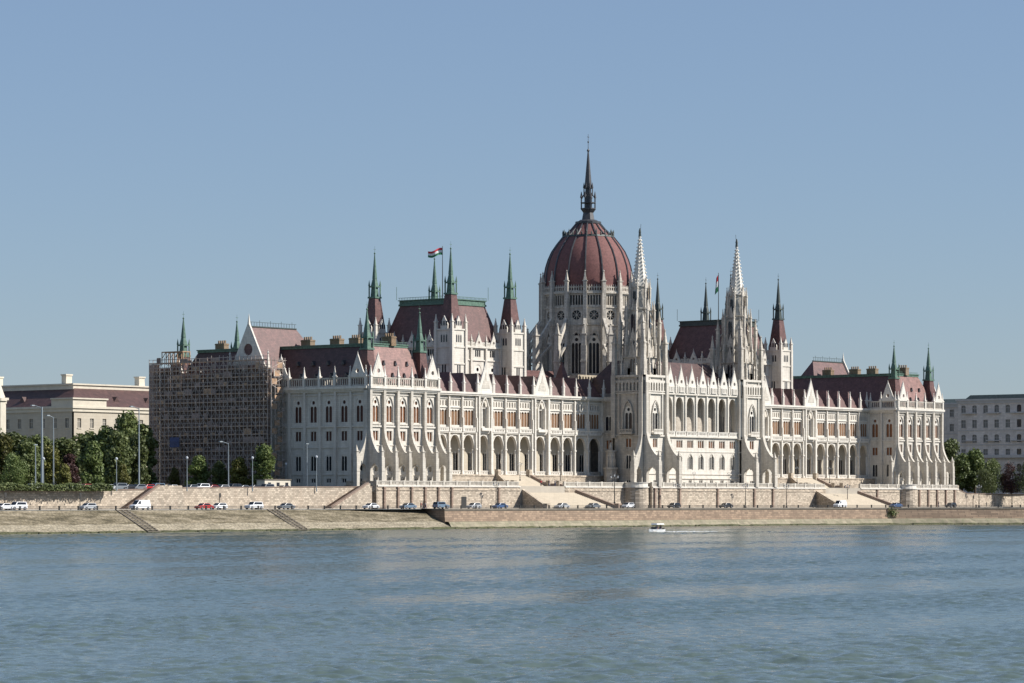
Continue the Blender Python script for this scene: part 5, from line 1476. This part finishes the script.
tall_lamp(139, 408, y=-1, label='tall pale mast at the left edge of the scaffolding', arm=1.5, r=.2, group=GL)
tall_lamp(187, 459, y=-5.6, label='short globe lamp left of the bright green tree', r=.11, globe=True, group=GL)
tall_lamp(228.5, 443, y=-2, label='grey mast with arm before the middle of the scaffolding', arm=1.6, r=.14, group=GL)
tall_lamp(252.5, 459, y=-5.6, label='short globe lamp left of the largest young tree', r=.11, globe=True, group=GL)
tall_lamp(307, 444, y=-3, label='grey mast before the shaded palace end, left one', r=.15, group=GL)
tall_lamp(316.5, 458, y=-5, label='shorter grey post before the shaded palace end, right of the mast', r=.11, group=GL, globe=True)
tall_lamp(286, 465, x=-8, label='globe lamp by the right edge of the scaffolding', r=.14, globe=True, group=GL)
tall_lamp(1007, 473, y=1, label='pale post between the dark tree and the purple tree', r=.13, globe=True, group=GL)
def quay_lamp_proto(H=6.2, mat='iron'):
    root = empty('quay_lamp'); b = MB()
    b.frust(0, 0, 0, .32, .5, .26, 8); b.frust(0, 0, .5, .12, H, .07, 8); b.frust(0, 0, 1.0, .2, 1.2, .2, 8); b.build('pole', M[mat], root)
    b = MB(); b.tube((-.75, 0, H-.3), (.75, 0, H-.3), .05, 5); b.tube((-.75, 0, H-.3), (0, 0, H-1.0), .04, 4); b.tube((.75, 0, H-.3), (0, 0, H-1.0), .04, 4); b.build('cross_arm', M[mat], root)
    for u in (-.75, 0, .75):
        z = H-.3 if u else H; b = MB(); b.frust(u, 0, z, .1, z+.4, .18, 6); l = b.build('lantern', M['lampglass'], root)
        b = MB(); b.frust(u, 0, z+.45, .3, z+.7, .03, 6); b.build('lantern_cap', M[mat], l)
    return root
ql = quay_lamp_proto(); used = False
GQL = 'iron lamps along the quay'
for (px, y, z, sc, lab) in ((496, -8, 0, 1, 'dark triple lantern post below the left arcade'), (614.5, -11, 0, 1.35, 'tall pale-headed lantern post before the left round bastion'), (677.5, -14, 0, 1, 'lantern post before the left half of the central terrace'),
        (745.5, -13, 0, 1, 'lantern post before the right half of the central terrace'), (786.5, -8, 0, 1, 'lantern post left of the right staircase'), (847.5, -9, 0, 1, 'lantern post beside the white van at the right staircase'), (900, -9, 0, .9, 'lantern post before the right bastion'),
        (979, -8, 0, 1.05, 'lantern post on the quay below the right trees'), (1012, -8, 0, 1.1, 'lantern post on the quay nearest the right edge'),
        (694, -8.7, Z0, .6, 'small lantern on the central terrace edge, left one'), (729, -8.7, Z0, .6, 'small lantern on the central terrace edge, right one'),
        (520, 0, Z0+1.4, .7, 'small lantern on the left pedestal of the left staircase'), (560.5, 0, Z0+1.4, .7, 'small lantern on the right pedestal of the left staircase'),
        (797, 0, Z0+1.4, .7, 'small lantern on the left pedestal of the right staircase'), (829.5, 0, Z0+1.4, .7, 'small lantern on the right pedestal of the right staircase'),
        (391.6, -3.6, Z0, .5, 'small lantern between the buttresses of the left pavilion')):
    o = ql if not used else copy_tree(ql); used = True
    o.location = (xat(px, y), y, z); o.scale = (sc,)*3; o.rotation_euler = (0, 0, -.4); tag(o, lab, 'lamp', GQL)
# thin sign posts by the walls
sp = None
for (px, y, lab) in ((5, -9, 'dark signal post before the wall at the far left'), (80, -9, 'thin sign post before the left retaining wall'), (219.5, -9.5, 'dark thin post behind the white hatchback'), (973, -8, 'thin post by the right wall'), (995, -7, 'thin sign post on the far right of the quay')):
    if sp is None:
        sp = empty('sign_post'); b = MB(); b.tube((0, 0, 0), (0, 0, 3.6), .1, 6); b.build('pole', M['iron'], sp); b = MB(); b.box(-.3, .3, -.2, -.12, 2.7, 3.7); b.build('sign_plate', M['iron'], sp); o = sp
    else: o = copy_tree(sp)
    o.location = (xat(px, y), y, 0); tag(o, lab, 'sign post', 'thin posts on the quay')

# ================================================================== FLAGS
def flag(px, pb, pt, x, y, zb, label, drooped=False):
    root = empty('flagpole', (x, y, zb)); tag(root, label, 'flagpole'); H = zat(pt, x, y)-zb
    b = MB(); b.frust(0, 0, 0, .14, H, .07, 8); b.frust(0, 0, H, .16, H+.25, .05, 8); b.build('pole', M['iron'], root)
    b = MB(); n = 12; rows = []
    w, hh = (3.9, 1.9) if not drooped else (1.1, 5.0)
    for j in range(4):
        row = []
        for i in range(n+1):
            t = i/n
            if not drooped:
                d = -t*w; dz = -.28*t*w+.22*math.sin(t*7)-j/3*hh*(1-.15*t); dd = .3*math.sin(t*8+j*.4)
            else:
                d = -t*w*(.6+.4*j/3); dz = -j/3*hh-t*1.2; dd = .25*math.sin(t*9)
            row.append(b.P(d*CT+dd*ST, -d*ST+dd*CT, H-.2+dz))
        rows.append(row)
    for j in range(3):
        b.mi = j
        for i in range(n): b.F(rows[j][i], rows[j][i+1], rows[j+1][i+1], rows[j+1][i])
    mats = [simple('flag_red', (.5, .03, .05), .8, .05), simple('flag_white', (.75, .75, .75), .8, .03), simple('flag_green', (.03, .18, .08), .8, .05)]
    f = b.build('flag', mats, root); md = f.modifiers.new('thick', 'SOLIDIFY'); md.thickness = .03
x, y = 69.5, 35; px0 = 442.5
flag(442.5, 0, 247, xat(442.5, 33), 33, 55.85, 'flagpole with red, white and green flag flying over the left chamber roof')
flag(718, 0, 273.5, xat(718.5, 36), 36, 55.85, 'flagpole with limp green and red flag over the right chamber roof', True)

# ================================================================== PEOPLE
def person_proto(pose, top, legs, name='person'):
    me = bpy.data.meshes.new('person'); bm = bmesh.new(); sk = bm.verts.layers.skin.verify()
    V = {}
    def v(k, co, r, root=False):
        q = bm.verts.new(co); q[sk].radius = (r, r*.85); q[sk].use_root = root; V[k] = q
    def e(a, b): bm.edges.new((V[a], V[b]))
    if pose == 'stand': hipz, k, a_ = .92, [(.1, .06, .5), (-.1, -.08, .5)], [(.12, .14, .05), (-.12, -.16, .05)]
    else: hipz, k, a_ = .5, [(.11, -.42, .5), (-.11, -.42, .5)], [(.11, -.45, .06), (-.11, -.45, .06)]
    v('pel', (0, 0, hipz), .15, True); v('ches', (0, .01, hipz+.34), .165); v('nk', (0, .01, hipz+.55), .075); v('hd', (0, -.01, hipz+.66), .095); v('tp', (0, -.01, hipz+.8), .085)
    e('pel', 'ches'); e('ches', 'nk'); e('nk', 'hd'); e('hd', 'tp')
    for i, s_ in enumerate((1, -1)):
        v(f's{i}', (s_*.2, .01, hipz+.46), .07); v(f'e{i}', (s_*.26, .0, hipz+.18), .05); v(f'w{i}', (s_*.24, -.12, hipz-.04 if pose == 'stand' else hipz+.12), .036); v(f'h{i}', (s_*.23, -.17, hipz-.13 if pose == 'stand' else hipz+.1), .035)
        e('ches', f's{i}'); e(f's{i}', f'e{i}'); e(f'e{i}', f'w{i}'); e(f'w{i}', f'h{i}')
        v(f'l{i}', (s_*.1, 0 if pose == 'stand' else -.08, hipz-.06), .1); v(f'k{i}', k[i], .075); v(f'a{i}', a_[i], .05); v(f'f{i}', (a_[i][0], a_[i][1]-.16, .04), .045)
        e('pel', f'l{i}'); e(f'l{i}', f'k{i}'); e(f'k{i}', f'a{i}'); e(f'a{i}', f'f{i}')
    bm.to_mesh(me); bm.free(); me.materials.append(M['skin'])
    o = bpy.data.objects.new('person', me); col.objects.link(o)
    o.modifiers.new('skin', 'SKIN'); sb = o.modifiers.new('sub', 'SUBSURF'); sb.levels = 1; sb.render_levels = 1
    b = MB(); b.frust(0, 0, hipz-.05, .19, hipz+.3, .2, 10); b.frust(0, 0, hipz+.3, .2, hipz+.52, .13, 10)
    for s_ in (1, -1): b.tube((s_*.17, .01, hipz+.48), (s_*.26, 0, hipz+.18), .075, 7)
    b.build('jacket', M[top], o)
    b = MB()
    for i in (0, 1):
        l0 = V and None
        s_ = (1, -1)[i]
        p0 = (s_*.1, 0 if pose == 'stand' else -.06, hipz); b.tube(p0, k[i], .105, 8); b.tube(k[i], (a_[i][0], a_[i][1], .1), .085, 8)
    b.build('trousers', M[legs], o)
    b = MB(); b.frust(0, .015, hipz+.69, .105, hipz+.82, .105, 9); b.frust(0, .015, hipz+.82, .105, hipz+.89, .04, 9); b.build('hair', M['hair'], o)
    return o
def put(o, x, y, z, rz, label, group=None):
    o.location = (x, y, z); o.rotation_euler = (0, 0, rz); tag(o, label, 'person', group)
p1 = person_proto('stand', 'cloth_dark', 'jeans'); p2 = person_proto('stand', 'cloth_red', 'cloth_dark'); p3 = person_proto('stand', 'cloth_pale', 'jeans')
GP = 'people standing on the quay and stairs'
put(p1, xat(423, -20), -20, 0, .5, 'person in dark jacket on the quay between the two blue grey cars', GP)
put(p2, xat(421, -21), -21, 0, -2, 'person in red top near the gap at the end of the quay wall', GP)
put(p3, xat(425.5, -20.5), -20.5, 0, 1.2, 'person in pale top right of the two others near the end of the quay wall', GP)
q = copy_tree(p1); put(q, xat(938.5, -7.4), -7.4, .13, .2, 'person in dark clothes walking below the right pavilion', GP)
q = copy_tree(p2); put(q, xat(541, -2), -2, Z0, -.6, 'person in red top on the landing of the left staircase, leftmost', GP)
q = copy_tree(p1); put(q, xat(549, -1.5), -1.5, Z0, .6, 'person in dark jacket in the middle of the landing of the left staircase', GP)
q = copy_tree(p3); put(q, xat(555, -2), -2, Z0, 1.6, 'person in pale top on the landing of the left staircase, rightmost', GP)

# ================================================================== MOTORBOAT
by = 0; sB = (532.2-501.5)/6.5; D = FPX/sB; Xc = (656-512)*D/FPX
bx = CAMX+Xc*CT+D*ST; byy = CAMY-Xc*ST+D*CT
hd = PI-.05   # heading to the left of the picture, slightly away
boat = empty('motorboat', (bx, byy, WATER), hd); boat.scale = (.78, .78, .78); tag(boat, 'small white motorboat with pale canopy heading left on the river', 'boat')
b = MB(); st = [(-2.9, .95, .0), (-1.5, 1.1, .0), (.6, 1.05, .02), (2.0, .7, .12), (3.0, .12, .35)]; rows = []
for x, w_, k in st: rows.append([b.P(x, -w_, .75+k*.6), b.P(x, -w_*.8, .05+k*.5), b.P(x, 0, -.3+k), b.P(x, w_*.8, .05+k*.5), b.P(x, w_, .75+k*.6)])
for r0, r1_ in zip(rows, rows[1:]):
    for k in range(4): b.F(r0[k], r1_[k], r1_[k+1], r0[k+1])
b.F(*rows[0]); b.F(*[rows[i][0] for i in range(3, 5)], rows[4][4], rows[3][4])
hl = b.build('hull', M['white'], boat); md = hl.modifiers.new('t', 'SOLIDIFY'); md.thickness = .08
b = MB(); b.box(-2.8, 1.9, -.85, .85, .15, .25); b.build('deck', M['cloth_pale'], boat)
b = MB()
for x in (-1.9, .6):
    for s_ in (-1, 1): b.tube((x, s_*.85, .7), (x, s_*.8, 2.1), .035, 5)
b.build('canopy_frame', M['galv'], boat)
b = MB(); b.prism([(-2.4, 2.05), (1.0, 2.05), (.7, 2.4), (-2.1, 2.4)], -1.0, 1.0, 'y'); b.build('canopy', M['white'], boat)
b = MB(); b.prism([(.9, .8), (1.5, .8), (1.05, 1.4), (.95, 1.4)], -.8, .8, 'y'); b.build('windscreen', M['carglass'], boat)
b = MB(); b.box(-3.4, -2.95, -.25, .25, -.1, 1.15); b.build('outboard_motor', M['iron'], boat)
b = MB(); b.box(-1.9, .2, -.7, .7, .25, .66); b.build('bench', M['white'], boat)
s1 = person_proto('sit', 'cloth_dark', 'jeans'); s2 = person_proto('sit', 'cloth_red', 'cloth_dark')
def inboat(o, u, v_, lab):
    u *= .78; v_ *= .78; X_ = bx+u*math.cos(hd)-v_*math.sin(hd); Y_ = byy+u*math.sin(hd)+v_*math.cos(hd); put(o, X_, Y_, WATER+.2, hd+PI/2, lab, 'people in the motorboat')
inboat(s1, .1, .3, 'seated person in dark top at the front bench of the motorboat'); inboat(s2, -.9, -.3, 'seated person in red top in the middle of the motorboat'); q = copy_tree(s1); inboat(q, -1.5, .35, 'seated person in dark top at the back of the motorboat')
# wake
m, nt, b_ = nodes('foam'); b_.inputs['Base Color'].default_value = (.8, .82, .82, 1); b_.inputs['Roughness'].default_value = .8
tcn = nt.nodes.new('ShaderNodeTexCoord'); nn = N(nt, 'ShaderNodeTexNoise', Scale=2.2, Detail=5.0); nt.links.new(tcn.outputs['Object'], nn.inputs['Vector'])
nt.links.new(ramp(nt, nn.outputs[0], [(.38, (.0,)*3), (.6, (.9,)*3)]), b_.inputs['Alpha'])
wk = MB(); rnd = random.Random(9); prev = None
for i in range(31):
    t = i/30; l = 2.2+t*19; wd = 2.1*(1-t)**.6+.3; hz = WATER+.04+.12*(1-t)
    a_ = (bx-l*math.cos(hd-.42*t*0), byy-l*math.sin(hd)); nx, ny = -math.sin(hd), math.cos(hd); j_ = rnd.uniform(.8, 1.2)
    cur = (wk.P(a_[0]+nx*wd*j_, a_[1]+ny*wd*j_, WATER+.01), wk.P(a_[0], a_[1], hz+rnd.uniform(0, .1)), wk.P(a_[0]-nx*wd*j_, a_[1]-ny*wd*j_, WATER+.01))
    if prev: wk.F(prev[0], cur[0], cur[1], prev[1]); wk.F(prev[1], cur[1], cur[2], prev[2])
    prev = cur
tag(wk.build('wake_foam', m), 'white foam wake trailing right behind the motorboat', 'foam', kind='stuff')

# ================================================================== LIGHT, SKY, CAMERA
AZ, EL = R_(33), R_(38)       # sun: to the right of the river facade's normal
sd = Vector((math.sin(AZ)*math.cos(EL), -math.cos(AZ)*math.cos(EL), math.sin(EL)))
L_ = bpy.data.lights.new('sun', 'SUN'); L_.energy = 5.0; L_.angle = R_(.55); L_.color = (1, .95, .88)
so = bpy.data.objects.new('sun', L_); col.objects.link(so); so.rotation_euler = sd.to_track_quat('Z', 'Y').to_euler(); so.location = (0, -300, 300)
w = bpy.data.worlds.new('World'); scn.world = w; w.use_nodes = True; nt = w.node_tree
bg = nt.nodes['Background']; sky = nt.nodes.new('ShaderNodeTexSky'); sky.sky_type = 'NISHITA'; sky.sun_disc = False
sky.sun_elevation = EL; sky.sun_rotation = math.atan2(sd.x, sd.y); sky.air_density = 1.0; sky.dust_density = .3; sky.ozone_density = 2.0; sky.altitude = 100
tint = mixc(nt, 1.0, sky.outputs[0], (.79, .865, 1.03), 'MULTIPLY')
hz = mixc(nt, .4, tint, (3.0, 4.05, 5.55)); nt.links.new(hz, bg.inputs[0]); bg.inputs[1].default_value = .076
cam = bpy.data.cameras.new('camera'); co = bpy.data.objects.new('camera', cam); col.objects.link(co); scn.camera = co
cam.sensor_width = 36; cam.lens = FPX*36/1024; cam.clip_end = 30000; cam.clip_start = 1
cam.shift_y = (501.5-341.5)/1024
co.location = (CAMX, CAMY, CAMZ)
fwd = Vector((ST, CT, 0)); co.rotation_euler = fwd.to_track_quat('-Z', 'Y').to_euler()
scn.view_settings.view_transform = 'Standard'; scn.view_settings.look = 'None'; scn.view_settings.gamma = 1; scn.view_settings.exposure = 0.38
scn.render.resolution_x = 1024; scn.render.resolution_y = 683
scn.render.engine = 'CYCLES'
